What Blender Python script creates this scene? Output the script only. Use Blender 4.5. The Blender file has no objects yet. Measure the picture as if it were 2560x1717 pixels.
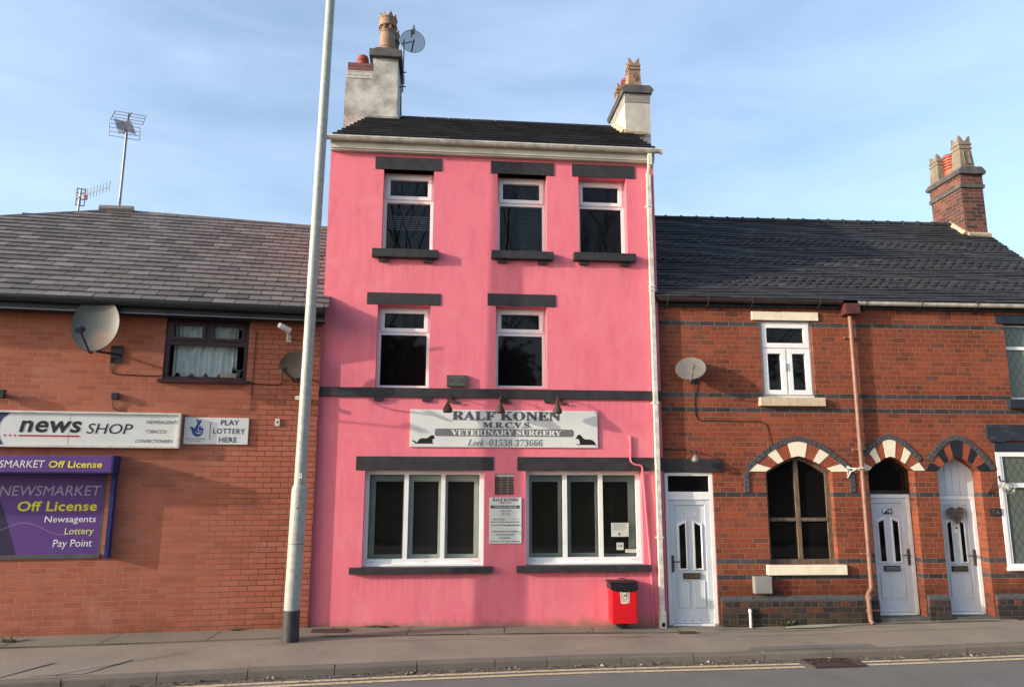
import bpy, bmesh, math, random
from mathutils import Vector, Matrix, geometry
random.seed(7)
R = math.radians
sc = bpy.context.scene
COL = sc.collection

# ------------------------------------------------------------------ camera
cam_d = bpy.data.cameras.new('camera')
cam = bpy.data.objects.new('camera', cam_d); COL.objects.link(cam)
cam_d.sensor_width = 36.0
cam_d.lens = 1835.0 / 2560.0 * 36.0
cam_d.clip_start = 0.1; cam_d.clip_end = 2000
cam.matrix_world = Matrix.Translation((0, 0, 2.25)) @ Matrix.Rotation(R(100.1), 4, 'X') @ Matrix.Rotation(R(0.15), 4, 'Z')
sc.camera = cam

# ------------------------------------------------------------------ light
SUN_DIR = Vector((3.492, 1.328, -0.97)).normalized()      # the way the light travels
sun_d = bpy.data.lights.new('sun', 'SUN')
sun_d.energy = 2.6; sun_d.angle = R(0.6); sun_d.color = (1.0, 0.87, 0.72)
sun = bpy.data.objects.new('sun', sun_d); COL.objects.link(sun)
sun.rotation_euler = SUN_DIR.to_track_quat('-Z', 'Y').to_euler()
w = bpy.data.worlds.new('World'); sc.world = w; w.use_nodes = True
nt = w.node_tree; nt.nodes.clear()
sky = nt.nodes.new('ShaderNodeTexSky'); sky.sky_type = 'NISHITA'; sky.sun_disc = False
sky.sun_elevation = math.asin(-SUN_DIR.z)
sky.sun_rotation = math.atan2(-SUN_DIR.x, -SUN_DIR.y)
sky.air_density = 1.0; sky.dust_density = 3.0; sky.ozone_density = 1.4; sky.altitude = 100
tc = nt.nodes.new('ShaderNodeTexCoord')
mp = nt.nodes.new('ShaderNodeMapping'); mp.inputs['Scale'].default_value = (1.3, 1.0, 5.5); mp.inputs['Rotation'].default_value = (0, R(-10), 0)
ns = nt.nodes.new('ShaderNodeTexNoise'); ns.inputs['Scale'].default_value = 1.7; ns.inputs['Detail'].default_value = 7; ns.inputs['Roughness'].default_value = 0.55; ns.inputs['Distortion'].default_value = 0.4
rp = nt.nodes.new('ShaderNodeValToRGB'); rp.color_ramp.elements[0].position = 0.40; rp.color_ramp.elements[1].position = 0.80; rp.color_ramp.elements[0].color = (0.03, 0.03, 0.03, 1)
rp.color_ramp.elements[1].color = (0.19, 0.19, 0.19, 1)
mx = nt.nodes.new('ShaderNodeMix'); mx.data_type = 'RGBA'
mx.inputs[7].default_value = (5.0, 5.7, 7.2, 1)          # thin high cloud
bg = nt.nodes.new('ShaderNodeBackground'); bg.inputs['Strength'].default_value = 0.15
out = nt.nodes.new('ShaderNodeOutputWorld')
L = nt.links.new
L(tc.outputs['Generated'], mp.inputs['Vector']); L(mp.outputs['Vector'], ns.inputs['Vector'])
L(ns.outputs['Fac'], rp.inputs['Fac']); L(rp.outputs['Color'], mx.inputs[0])
L(sky.outputs['Color'], mx.inputs[6]); L(mx.outputs[2], bg.inputs['Color']); L(bg.outputs['Background'], out.inputs['Surface'])
sc.view_settings.view_transform = 'Standard'; sc.view_settings.look = 'None'
sc.view_settings.gamma = 1.0; sc.view_settings.exposure = 1.2
sc.render.film_transparent = False

# ------------------------------------------------------------------ materials
class NT:
    """a small helper to write node trees"""
    def __init__(s, name):
        s.m = bpy.data.materials.new(name); s.m.use_nodes = True
        s.t = s.m.node_tree; s.b = s.t.nodes['Principled BSDF']; s.o = s.t.nodes['Material Output']
    def n(s, kind, **kw):
        x = s.t.nodes.new('ShaderNode' + kind)
        for k, v in kw.items(): setattr(x, k, v)
        return x
    def put(s, sock, v):
        if hasattr(v, 'is_output'): s.t.links.new(v, sock)
        elif isinstance(v, (tuple, list)) and len(v) == 3 and sock.type == 'RGBA': sock.default_value = (*v, 1)
        else: sock.default_value = v
    def math(s, op, a, b=0.0, c=None, clamp=False):
        x = s.n('Math', operation=op); x.use_clamp = clamp
        s.put(x.inputs[0], a); s.put(x.inputs[1], b)
        if c is not None: s.put(x.inputs[2], c)
        return x.outputs[0]
    def mix(s, f, a, b, blend='MIX'):
        x = s.n('Mix', data_type='RGBA', blend_type=blend)
        s.put(x.inputs[0], f); s.put(x.inputs[6], a); s.put(x.inputs[7], b)
        return x.outputs[2]
    def ramp(s, f, stops):
        x = s.n('ValToRGB'); e = x.color_ramp.elements
        while len(e) < len(stops): e.new(0.5)
        for k, (p, c) in enumerate(stops):
            e[k].position = p; e[k].color = (c, c, c, 1) if not isinstance(c, (tuple, list)) else (*c, 1)
        s.put(x.inputs[0], f); return x.outputs[0]
    def obj(s):
        return s.n('TexCoord').outputs['Object']
    def noise(s, scale, detail=4, rough=0.55, vec=None, dist=0.0, sc3=None):
        x = s.n('TexNoise'); x.inputs['Scale'].default_value = scale; x.inputs['Detail'].default_value = detail
        x.inputs['Roughness'].default_value = rough; x.inputs['Distortion'].default_value = dist
        v = vec if vec is not None else s.obj()
        if sc3:
            mpn = s.n('Mapping'); mpn.inputs['Scale'].default_value = sc3; s.put(mpn.inputs[0], v); v = mpn.outputs[0]
        s.put(x.inputs['Vector'], v); return x.outputs['Fac']
    def bump(s, h, strength=0.3, dist=0.01):
        x = s.n('Bump'); x.inputs['Strength'].default_value = strength; x.inputs['Distance'].default_value = dist
        s.put(x.inputs['Height'], h); s.put(s.b.inputs['Normal'], x.outputs[0])
    def done(s, color=None, rough=0.6, metal=0.0, spec=0.5):
        if color is not None: s.put(s.b.inputs['Base Color'], color)
        s.put(s.b.inputs['Roughness'], rough); s.put(s.b.inputs['Metallic'], metal); s.put(s.b.inputs['Specular IOR Level'], spec)
        return s.m

def plain(name, c, c2=None, rough=0.6, scale=6.0, metal=0.0, spec=0.4, bump=0.0, bscale=60, lo=0.35, hi=0.65, sc3=None):
    k = NT(name)
    if c2 is None: c2 = tuple(v * 0.8 for v in c)
    f = k.ramp(k.noise(scale, 5, 0.6, sc3=sc3), [(lo, 0.0), (hi, 1.0)])
    col = k.mix(f, c, c2)
    if bump: k.bump(k.noise(bscale, 4), bump, 0.01)
    r = k.math('MULTIPLY_ADD', k.noise(scale * 3, 3), 0.25, rough - 0.12)
    return k.done(col, r, metal, spec)

def brick(name, wd, h, z0, stops, mortar, mw, bands=(), band_cols=((0.035, 0.037, 0.045), (0.075, 0.078, 0.09)), header_every=0, wobble=0.004,
          dark_mortar=None, grime=None, rough=0.85, bump=0.5, speck=0.55, salts=0.0, soot=0.35):
    k = NT(name)
    sep = k.n('SeparateXYZ'); k.put(sep.inputs[0], k.obj())
    X, Y, Z = sep.outputs
    nz = k.n('TexNoise'); nz.inputs['Scale'].default_value = 9; nz.inputs['Detail'].default_value = 2
    k.put(nz.inputs['Vector'], k.obj()); s2 = k.n('SeparateColor'); k.put(s2.inputs[0], nz.outputs['Color'])
    X = k.math('ADD', X, k.math('MULTIPLY', Y, -1.0))
    X = k.math('ADD', X, k.math('MULTIPLY_ADD', s2.outputs[0], wobble * 2, -wobble))
    Z = k.math('ADD', Z, k.math('MULTIPLY_ADD', s2.outputs[1], wobble * 2, -wobble))
    zr = k.math('DIVIDE', k.math('SUBTRACT', Z, z0), h)
    row = k.math('FLOOR', zr); fz = k.math('SUBTRACT', zr, row)
    odd = k.math('MODULO', k.math('ADD', row, 200.0), 2.0)
    xs = k.math('DIVIDE', X, wd)
    wx = wd
    if header_every:
        hd = k.math('COMPARE', k.math('MODULO', k.math('ADD', row, 401.0), float(header_every)), 0.0, 0.1)
        xs = k.math('MULTIPLY', xs, k.math('ADD', hd, 1.0))
        wx = k.math('DIVIDE', wd, k.math('ADD', hd, 1.0))
    rj = k.n('TexWhiteNoise', noise_dimensions='1D'); k.put(rj.inputs['W'], row)
    xs = k.math('ADD', xs, k.math('MULTIPLY', odd, 0.5))
    xs = k.math('ADD', xs, k.math('MULTIPLY', rj.outputs['Value'], 0.14 if not header_every else 0.3))
    col = k.math('FLOOR', xs); fx = k.math('SUBTRACT', xs, col)
    dx = k.math('MULTIPLY', k.math('MINIMUM', fx, k.math('SUBTRACT', 1.0, fx)), wx)
    dz = k.math('MULTIPLY', k.math('MINIMUM', fz, k.math('SUBTRACT', 1.0, fz)), h)
    d = k.math('MINIMUM', dx, dz)
    mask = k.n('MapRange', interpolation_type='SMOOTHSTEP')
    k.put(mask.inputs[0], d); mask.inputs[1].default_value = mw * 0.32; mask.inputs[2].default_value = mw * 0.75
    mask = mask.outputs[0]
    cv = k.n('CombineXYZ'); k.put(cv.inputs[0], col); k.put(cv.inputs[1], row)
    wn = k.n('TexWhiteNoise', noise_dimensions='3D'); k.put(wn.inputs['Vector'], cv.outputs[0])
    bc = k.ramp(wn.outputs['Value'], stops)
    if bands:
        f = None
        for b in bands:
            c = k.math('COMPARE', row, float(b), 0.1); f = c if f is None else k.math('MAXIMUM', f, c)
        bc = k.mix(f, bc, k.mix(wn.outputs['Value'], band_cols[0], band_cols[1]))
    fine = k.noise(55, 6, 0.75)
    bc = k.mix(k.math('MULTIPLY', k.ramp(fine, [(0.42, 0.0), (0.66, 1.0)]), speck), bc, (0.05, 0.024, 0.018))
    big = k.noise(1.1, 5, 0.6)
    bc = k.mix(k.math('MULTIPLY', k.ramp(big, [(0.42, 0.0), (0.66, 1.0)]), soot), bc, k.mix(1.0, bc, (0.5, 0.47, 0.48), 'MULTIPLY'))
    if salts: bc = k.mix(k.math('MULTIPLY', k.ramp(k.noise(1.7, 7, 0.72, sc3=(0.6, 1, 1)), [(0.56, 0.0), (0.76, 1.0)]), salts), bc, (0.50, 0.30, 0.23))
    mo = k.mix(k.noise(14, 4), mortar, tuple(v * 0.6 for v in mortar))
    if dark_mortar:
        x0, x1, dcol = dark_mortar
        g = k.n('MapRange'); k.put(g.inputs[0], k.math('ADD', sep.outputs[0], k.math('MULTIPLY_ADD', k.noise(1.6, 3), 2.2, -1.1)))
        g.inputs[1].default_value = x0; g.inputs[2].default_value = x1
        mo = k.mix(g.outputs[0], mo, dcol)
    colr = k.mix(mask, mo, bc)
    if grime:
        zt, gcol = grime       # soot and damp rising from the ground: a stain with an uneven edge
        g = k.n('MapRange'); k.put(g.inputs[0], k.math('ADD', sep.outputs[2], k.math('MULTIPLY_ADD', k.noise(2.3, 5, 0.65), 0.7, -0.35)))
        g.inputs[1].default_value = zt; g.inputs[2].default_value = zt - 0.25
        colr = k.mix(k.math('MULTIPLY', g.outputs[0], 0.7), colr, k.mix(1.0, colr, gcol, 'MULTIPLY'))
    hgt = k.math('ADD', mask, k.math('MULTIPLY', fine, 0.5))
    k.bump(hgt, bump, 0.006)
    return k.done(colr, rough, 0, 0.25)

def islands(name, stops, rough=0.6, bump=0.15, spec=0.4, moss=None):
    k = NT(name)
    g = k.n('NewGeometry'); c = k.ramp(g.outputs['Random Per Island'], stops)
    nn = k.noise(28, 5, 0.65); c = k.mix(k.math('MULTIPLY', k.ramp(nn, [(0.42, 0), (0.66, 1)]), 0.45), c, k.mix(1.0, c, (0.5, 0.5, 0.52), 'MULTIPLY'))
    if moss: c = k.mix(k.math('MULTIPLY', k.ramp(k.noise(1.3, 6, 0.65), [(0.5, 0), (0.72, 1)]), 0.6), c, moss)
    k.bump(nn, bump, 0.008)
    return k.done(c, k.math('MULTIPLY_ADD', nn, 0.3, rough - 0.15), 0, spec)

def glass(name, dark=(0.006, 0.0055, 0.006), rough=0.03):
    k = NT(name)
    k.bump(k.noise(2.2, 2), 0.02, 0.05)
    return k.done(dark, rough, 0, 0.26)

def clear_glass(name):
    k = NT(name)
    tr = k.n('BsdfTransparent'); tr.inputs[0].default_value = (0.93, 0.96, 0.95, 1)
    gl = k.n('BsdfGlossy'); gl.inputs['Roughness'].default_value = 0.0
    fr = k.n('Fresnel'); fr.inputs[0].default_value = 1.55
    ms = k.n('MixShader'); k.put(ms.inputs[0], k.math('MULTIPLY', fr.outputs[0], 0.75, clamp=True)); k.put(ms.inputs[1], tr.outputs[0]); k.put(ms.inputs[2], gl.outputs[0])
    k.put(k.o.inputs[0], ms.outputs[0]); return k.m

def pink_paint(name):
    k = NT(name)
    base = k.mix(k.ramp(k.noise(0.9, 6, 0.6), [(0.35, 0), (0.68, 1)]), (0.72, 0.186, 0.240), (0.675, 0.158, 0.214))
    base = k.mix(k.math('MULTIPLY', k.ramp(k.noise(3.5, 6, 0.7, sc3=(1.6, 1, 0.4)), [(0.47, 0), (0.70, 1)]), 0.7), base, (0.60, 0.125, 0.182))
    base = k.mix(k.math('MULTIPLY', k.ramp(k.noise(2.0, 6, 0.7, dist=1.0), [(0.52, 0), (0.72, 1)]), 0.6), base, (0.71, 0.245, 0.275))
    base = k.mix(k.math('MULTIPLY', k.ramp(k.noise(9, 6, 0.75, sc3=(1.5, 1, 0.16)), [(0.60, 0), (0.74, 1)]), 0.34), base, (0.50, 0.135, 0.185))
    base = k.mix(k.math('MULTIPLY', k.ramp(k.noise(6, 3, 0.5), [(0.68, 0), (0.74, 1)]), 0.30), base, (0.60, 0.12, 0.18))
    v = k.n('TexVoronoi', feature='DISTANCE_TO_EDGE'); v.inputs['Scale'].default_value = 0.9
    wv = k.n('TexNoise'); wv.inputs['Scale'].default_value = 3.0; wv.inputs['Detail'].default_value = 6; k.put(wv.inputs['Vector'], k.obj())
    ad = k.n('VectorMath', operation='MULTIPLY_ADD'); k.put(ad.inputs[0], wv.outputs['Color']); ad.inputs[1].default_value = (0.5, 0.5, 0.5); k.put(ad.inputs[2], k.obj()); k.put(v.inputs['Vector'], ad.outputs[0])
    crack = k.math('MULTIPLY', k.math('LESS_THAN', v.outputs['Distance'], 0.004), k.ramp(k.noise(1.3, 3), [(0.52, 0), (0.60, 1)]))
    base = k.mix(k.math('MULTIPLY', crack, 0.14), base, (0.36, 0.08, 0.11))
    sep = k.n('SeparateXYZ'); k.put(sep.inputs[0], k.obj())
    drip = k.ramp(k.noise(5.5, 4, 0.6, sc3=(3.2, 1, 0.22)), [(0.47, 0.0), (0.66, 1.0)]); tot = None     # rain streaks hanging below each sill
    for x0, x1, zt, ln in ((0.69, 1.69, 5.47, 0.75), (2.5, 3.46, 5.5, 0.8), (3.77, 4.76, 5.51, 0.65), (0.54, 2.55, 0.87, 0.5), (2.9, 4.86, 0.87, 0.45), (0.0, 5.1, 3.36, 0.4)):
        ins = k.math('MULTIPLY', k.math('GREATER_THAN', sep.outputs[0], x0), k.math('LESS_THAN', sep.outputs[0], x1))
        dz = k.math('DIVIDE', k.math('SUBTRACT', zt, sep.outputs[2]), ln)
        m_ = k.math('MULTIPLY', k.math('MULTIPLY', ins, k.math('GREATER_THAN', dz, 0.0)), k.math('SUBTRACT', 1.0, dz, clamp=True)); tot = m_ if tot is None else k.math('MAXIMUM', tot, m_)
    base = k.mix(k.math('MULTIPLY', k.math('MULTIPLY', tot, drip), 0.42), base, (0.40, 0.115, 0.145))
    g = k.n('MapRange'); k.put(g.inputs[0], k.math('ADD', sep.outputs[2], k.math('MULTIPLY_ADD', k.noise(5, 7, 0.75), 0.42, -0.21)))
    g.inputs[1].default_value = 0.25; g.inputs[2].default_value = 0.13
    base = k.mix(k.math('MULTIPLY', g.outputs[0], 0.8), base, (0.26, 0.15, 0.09))
    h = k.math('ADD', k.noise(2.6, 5, 0.55), k.math('MULTIPLY', k.noise(45, 4, 0.6), 0.12))
    k.bump(k.math('SUBTRACT', h, k.math('MULTIPLY', crack, 0.04)), 0.16, 0.04)
    return k.done(base, 0.55, 0, 0.3)

M = {}
M['pink'] = pink_paint('pink_masonry_paint')
M['black_paint'] = plain('dark_grey_masonry_paint', (0.021, 0.020, 0.024), (0.037, 0.034, 0.038), 0.5, 7, bump=0.4, bscale=22)
M['upvc'] = plain('white_upvc', (0.78, 0.79, 0.80), (0.70, 0.71, 0.72), 0.3, 3)
M['upvc_grey'] = plain('grey_white_upvc_door', (0.58, 0.62, 0.67), (0.53, 0.565, 0.61), 0.32, 3)
M['gutter_white'] = plain('weathered_white_plastic', (0.66, 0.65, 0.60), (0.42, 0.41, 0.36), 0.45, 9)
M['fascia_cream'] = plain('cream_soffit_board', (0.62, 0.60, 0.52), (0.50, 0.48, 0.40), 0.6, 3)
M['glass'] = glass('dark_window_glass')
M['inner_glass'] = glass('brownish_inner_glass', (0.026, 0.023, 0.022), 0.08)
M['clear'] = clear_glass('clear_window_glass')
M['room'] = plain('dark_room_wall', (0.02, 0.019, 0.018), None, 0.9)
M['surround'] = plain('grey_green_inner_frame', (0.33, 0.37, 0.335), (0.27, 0.305, 0.28), 0.5, 4)
M['curtain'] = plain('white_net_curtain', (0.86, 0.88, 0.87), (0.72, 0.75, 0.74), 0.9, 18)
M['blind'] = plain('grey_blind_slats', (0.11, 0.11, 0.115), None, 0.6)
M['maroon'] = plain('dark_maroon_frame', (0.030, 0.010, 0.014), (0.045, 0.016, 0.02), 0.35)
M['black_plastic'] = plain('black_plastic', (0.012, 0.013, 0.018), (0.02, 0.021, 0.026), 0.4)
M['fascia_dark'] = plain('black_stained_fascia', (0.010, 0.012, 0.018), (0.02, 0.022, 0.03), 0.5)
M['iron'] = plain('rusty_iron', (0.062, 0.034, 0.028), (0.04, 0.025, 0.022), 0.7, 25, bump=0.3)
M['brown_pipe'] = plain('salmon_brown_pipe_paint', (0.22, 0.115, 0.085), (0.16, 0.08, 0.06), 0.45, 8)
M['brown_gutter'] = plain('dark_brown_gutter', (0.055, 0.034, 0.03), (0.035, 0.024, 0.022), 0.5)
M['maroon_hopper'] = plain('maroon_hopper_paint', (0.10, 0.028, 0.026), (0.07, 0.02, 0.02), 0.5)
M['galv'] = plain('galvanised_steel', (0.38, 0.40, 0.37), (0.27, 0.285, 0.27), 0.5, 14, metal=0.1, bump=0.15, bscale=40)
M['pole_base'] = plain('black_bitumen_base', (0.045, 0.045, 0.05), (0.025, 0.025, 0.03), 0.6, 10)
M['alu'] = plain('grey_aluminium', (0.20, 0.21, 0.23), (0.15, 0.16, 0.18), 0.4, 10, metal=0.6)
M['dish_grey'] = plain('grey_dish_paint', (0.145, 0.155, 0.15), (0.11, 0.12, 0.115), 0.42, 4)
M['dish_brown'] = plain('grimy_brown_dish', (0.042, 0.030, 0.025), (0.028, 0.021, 0.018), 0.6, 6)
M['dish_pale'] = plain('pale_mesh_dish', (0.13, 0.124, 0.113), (0.10, 0.096, 0.09), 0.5, 6)
M['dish_blue'] = plain('blue_grey_dish', (0.20, 0.26, 0.30), (0.16, 0.21, 0.24), 0.4, 6)
M['cable'] = plain('black_cable', (0.02, 0.016, 0.015), None, 0.6)
M['white_board'] = plain('white_sign_board', (0.64, 0.655, 0.645), (0.585, 0.60, 0.59), 0.35, 3)
M['sign_frame'] = plain('off_white_sign_frame', (0.62, 0.60, 0.56), (0.50, 0.48, 0.44), 0.45, 8)
M['ink_black'] = plain('black_sign_ink', (0.018, 0.018, 0.02), None, 0.4)
M['ink_grey'] = plain('dark_grey_sign_ink', (0.085, 0.092, 0.10), (0.065, 0.07, 0.078), 0.4)
M['ink_mid'] = plain('mid_grey_sign_ink', (0.15, 0.16, 0.17), (0.12, 0.128, 0.136), 0.4)
M['ink_blue'] = plain('navy_sign_ink', (0.022, 0.035, 0.12), None, 0.4)
M['ink_red'] = plain('red_sign_ink', (0.42, 0.02, 0.055), None, 0.4)
M['ink_white'] = plain('white_sign_ink', (0.80, 0.79, 0.80), None, 0.4)
M['ink_yellow'] = plain('yellow_sign_ink', (0.78, 0.70, 0.05), None, 0.4)
M['ink_lilac'] = plain('pale_lilac_sign_ink', (0.42, 0.38, 0.52), None, 0.4)
M['ink_lime'] = plain('lime_sign_ink', (0.70, 0.74, 0.25), None, 0.4)
M['purple'] = plain('purple_vinyl', (0.098, 0.042, 0.20), (0.115, 0.05, 0.225), 0.4, 1.5)
M['purple_dark'] = plain('dark_violet_vinyl', (0.032, 0.022, 0.062), None, 0.4)
M['blue_paint'] = plain('blue_painted_steel', (0.012, 0.028, 0.16), (0.01, 0.02, 0.11), 0.4)
M['grey_frame'] = plain('grey_aluminium_frame', (0.085, 0.09, 0.095), (0.06, 0.065, 0.07), 0.45)
M['stone_white'] = plain('cream_painted_stone', (0.76, 0.70, 0.56), (0.66, 0.60, 0.47), 0.7, 7, bump=0.3)
M['stone_sill'] = plain('weathered_sandstone_sill', (0.56, 0.46, 0.32), (0.42, 0.34, 0.235), 0.8, 7, bump=0.3, sc3=(4, 1, 0.7))
M['navy_paint'] = plain('blue_black_paint', (0.012, 0.016, 0.026), (0.02, 0.026, 0.04), 0.5, 6, bump=0.3)
M['flaking'] = plain('flaking_black_fascia_paint', (0.016, 0.02, 0.03), (0.05, 0.056, 0.07), 0.6, 9, bump=0.4, lo=0.5, hi=0.7, sc3=(0.6, 1, 2))
M['old_wood'] = plain('peeling_brown_wood', (0.075, 0.05, 0.034), (0.17, 0.125, 0.085), 0.6, 16, bump=0.3, sc3=(3, 1, 0.5))
M['dark_wood'] = plain('dark_brown_fanlight_frame', (0.022, 0.014, 0.011), None, 0.5)
M['render'] = plain('stained_white_render', (0.47, 0.46, 0.435), (0.20, 0.195, 0.19), 0.85, 3.0, bump=0.4, bscale=14, lo=0.40, hi=0.66)
M['render_clean'] = plain('pale_render', (0.48, 0.46, 0.425), (0.36, 0.345, 0.32), 0.85, 4, bump=0.25, bscale=20)
M['slab'] = plain('soot_black_stone', (0.055, 0.057, 0.062), (0.10, 0.10, 0.10), 0.85, 6, bump=0.5)
M['buff'] = plain('buff_clay', (0.30, 0.195, 0.125), (0.19, 0.13, 0.09), 0.75, 5, bump=0.2)
M['buff_grey'] = plain('grey_buff_clay', (0.22, 0.185, 0.14), (0.15, 0.13, 0.10), 0.8, 6, bump=0.3)
M['red_clay'] = plain('red_clay', (0.28, 0.065, 0.05), (0.20, 0.05, 0.042), 0.7, 6)
M['orange_clay'] = plain('orange_clay', (0.42, 0.12, 0.07), (0.32, 0.09, 0.055), 0.7, 6)
M['mortar_fillet'] = plain('cement_fillet', (0.46, 0.37, 0.25), (0.33, 0.275, 0.20), 0.9, 14, bump=0.6, bscale=30)
M['red_bin'] = plain('red_bin_enamel', (0.60, 0.008, 0.016), (0.52, 0.007, 0.014), 0.35, 3)
M['bag'] = plain('black_bin_bag', (0.012, 0.011, 0.015), None, 0.3, bump=0.8, bscale=22)
M['brass'] = plain('dull_brass', (0.16, 0.12, 0.055), (0.11, 0.085, 0.04), 0.4, 10, metal=0.5)
M['handle'] = plain('bronze_door_handle', (0.12, 0.095, 0.085), None, 0.4, metal=0.6)
M['meter'] = plain('grey_meter_cabinet', (0.235, 0.235, 0.225), (0.20, 0.20, 0.19), 0.5, 4)
M['wicker'] = plain('grey_wicker', (0.16, 0.14, 0.12), (0.10, 0.09, 0.08), 0.8)
M['bark'] = plain('bark', (0.07, 0.055, 0.042), (0.045, 0.036, 0.03), 0.9, 9, bump=0.5)
M['leaf'] = islands('dark_leaves', [(0, (0.012, 0.024, 0.010)), (0.5, (0.028, 0.048, 0.018)), (1, (0.05, 0.07, 0.025))], 0.7)
M['weed'] = islands('weed_leaves', [(0, (0.05, 0.075, 0.02)), (0.6, (0.08, 0.11, 0.03)), (1, (0.12, 0.12, 0.05))], 0.7)
M['litter'] = islands('leaf_litter', [(0, (0.05, 0.038, 0.026)), (0.5, (0.13, 0.10, 0.07)), (0.85, (0.24, 0.20, 0.15)), (1, (0.36, 0.33, 0.28))], 0.85)
M['feather'] = plain('grey_brown_feathers', (0.20, 0.17, 0.15), (0.34, 0.29, 0.25), 0.8, 30)

M['brick_left'] = brick('smooth_orange_red_brick', 0.2275, 0.0727, 0.02,
    [(0, (0.37, 0.112, 0.068)), (0.4, (0.43, 0.135, 0.082)), (0.75, (0.41, 0.142, 0.092)), (1, (0.33, 0.104, 0.066))],
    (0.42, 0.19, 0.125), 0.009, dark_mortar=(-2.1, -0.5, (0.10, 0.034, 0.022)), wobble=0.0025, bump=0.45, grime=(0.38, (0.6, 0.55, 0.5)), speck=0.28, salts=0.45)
M['brick_right'] = brick('rustic_red_brick', 0.232, 0.0747, 0.0575,
    [(0, (0.16, 0.048, 0.030)), (0.10, (0.22, 0.056, 0.031)), (0.4, (0.29, 0.066, 0.032)), (0.62, (0.25, 0.063, 0.034)), (0.85, (0.33, 0.076, 0.033)), (0.96, (0.20, 0.060, 0.038)), (1, (0.14, 0.052, 0.038))],
    (0.25, 0.145, 0.095), 0.0085, bands=(60, 45, 42, 25, 12, 9), header_every=4, wobble=0.0065, bump=0.8, soot=0.75, speck=0.62, grime=(0.80, (0.42, 0.42, 0.42)))
M['brick_plinth'] = brick('blue_black_plinth_brick', 0.232, 0.08, 0.03,
    [(0, (0.020, 0.020, 0.022)), (0.45, (0.036, 0.034, 0.035)), (0.7, (0.065, 0.046, 0.038)), (0.82, (0.13, 0.046, 0.030)), (1, (0.20, 0.062, 0.036))],
    (0.085, 0.074, 0.064), 0.012, header_every=3, wobble=0.013, bump=1.0, soot=0.6, grime=(0.30, (0.75, 0.8, 0.62)))
M['brick_stack'] = brick('sooty_stack_brick', 0.225, 0.074, 0.0,
    [(0, (0.055, 0.032, 0.034)), (0.35, (0.105, 0.045, 0.042)), (0.7, (0.15, 0.058, 0.05)), (1, (0.21, 0.085, 0.065))],
    (0.19, 0.15, 0.12), 0.011, wobble=0.005, bump=0.7)
M['brick_blue'] = plain('blue_black_brick', (0.045, 0.047, 0.056), (0.075, 0.076, 0.085), 0.75, 16, bump=0.5)
M['arch_red'] = plain('red_arch_brick', (0.34, 0.082, 0.040), (0.22, 0.058, 0.032), 0.85, 14, bump=0.6, bscale=50)
M['arch_black'] = plain('black_painted_voussoir', (0.012, 0.014, 0.02), None, 0.5, bump=0.3)
M['slate'] = islands('grey_purple_slate', [(0, (0.085, 0.078, 0.078)), (0.35, (0.135, 0.124, 0.122)), (0.75, (0.155, 0.142, 0.138)), (1, (0.195, 0.18, 0.172))], 0.55, moss=(0.10, 0.088, 0.066))
M['blue_tile'] = islands('blue_clay_tile', [(0, (0.026, 0.027, 0.033)), (0.5, (0.034, 0.035, 0.041)), (0.93, (0.042, 0.043, 0.049)), (1, (0.07, 0.07, 0.078))], 0.65, bump=0.08, spec=0.3, moss=(0.048, 0.046, 0.040))
M['conc_tile'] = islands('dark_concrete_tile', [(0, (0.019, 0.019, 0.025)), (0.6, (0.026, 0.026, 0.033)), (1, (0.037, 0.036, 0.043))], 0.6)
M['leaded'] = None

def leaded(name):
    k = NT(name); sep = k.n('SeparateXYZ'); k.put(sep.inputs[0], k.obj())
    a = k.math('ADD', k.math('DIVIDE', sep.outputs[0], 0.115), k.math('DIVIDE', sep.outputs[2], 0.19))
    b = k.math('SUBTRACT', k.math('DIVIDE', sep.outputs[0], 0.115), k.math('DIVIDE', sep.outputs[2], 0.19))
    f = None
    for q in (a, b):
        fr = k.math('FRACT', k.math('ADD', q, 50.0)); c = k.math('LESS_THAN', fr, 0.075); f = c if f is None else k.math('MAXIMUM', f, c)
    col = k.mix(f, k.mix(k.noise(3, 3), (0.13, 0.155, 0.135), (0.09, 0.11, 0.10)), (0.035, 0.038, 0.04))
    return k.done(col, 0.12, 0, 0.5)
M['leaded'] = leaded('leaded_glass_with_pale_curtain')

def tarmac(name, c1, c2, speck, rough=0.9, green=None):
    k = NT(name)
    c = k.mix(k.ramp(k.noise(1.4, 6, 0.6), [(0.35, 0), (0.68, 1)]), c1, c2)
    c = k.mix(k.math('MULTIPLY', k.ramp(k.noise(85, 4, 0.7), [(0.50, 0), (0.68, 1)]), 0.7), c, speck)
    c = k.mix(k.math('MULTIPLY', k.ramp(k.noise(4.5, 6, 0.7), [(0.58, 0), (0.75, 1)]), 0.45), c, k.mix(1.0, c, (0.6, 0.58, 0.55), 'MULTIPLY'))
    if green: c = k.mix(k.math('MULTIPLY', k.ramp(k.noise(1.8, 6, 0.7, sc3=(0.5, 1, 1)), [(0.5, 0), (0.7, 1)]), 0.55), c, green)
    k.bump(k.noise(140, 4, 0.7), 0.6, 0.006)
    return k.done(c, rough, 0, 0.3)
M['pave'] = tarmac('worn_pavement_tarmac', (0.24, 0.202, 0.162), (0.18, 0.152, 0.123), (0.42, 0.37, 0.31))
M['road'] = tarmac('road_tarmac', (0.150, 0.147, 0.142), (0.118, 0.116, 0.113), (0.23, 0.225, 0.215))
M['edging'] = tarmac('mossy_edging_stone', (0.195, 0.172, 0.135), (0.148, 0.132, 0.104), (0.30, 0.265, 0.22), green=(0.12, 0.12, 0.062))
M['slabstone'] = tarmac('concrete_slab', (0.24, 0.215, 0.19), (0.19, 0.17, 0.15), (0.32, 0.29, 0.26))
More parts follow.
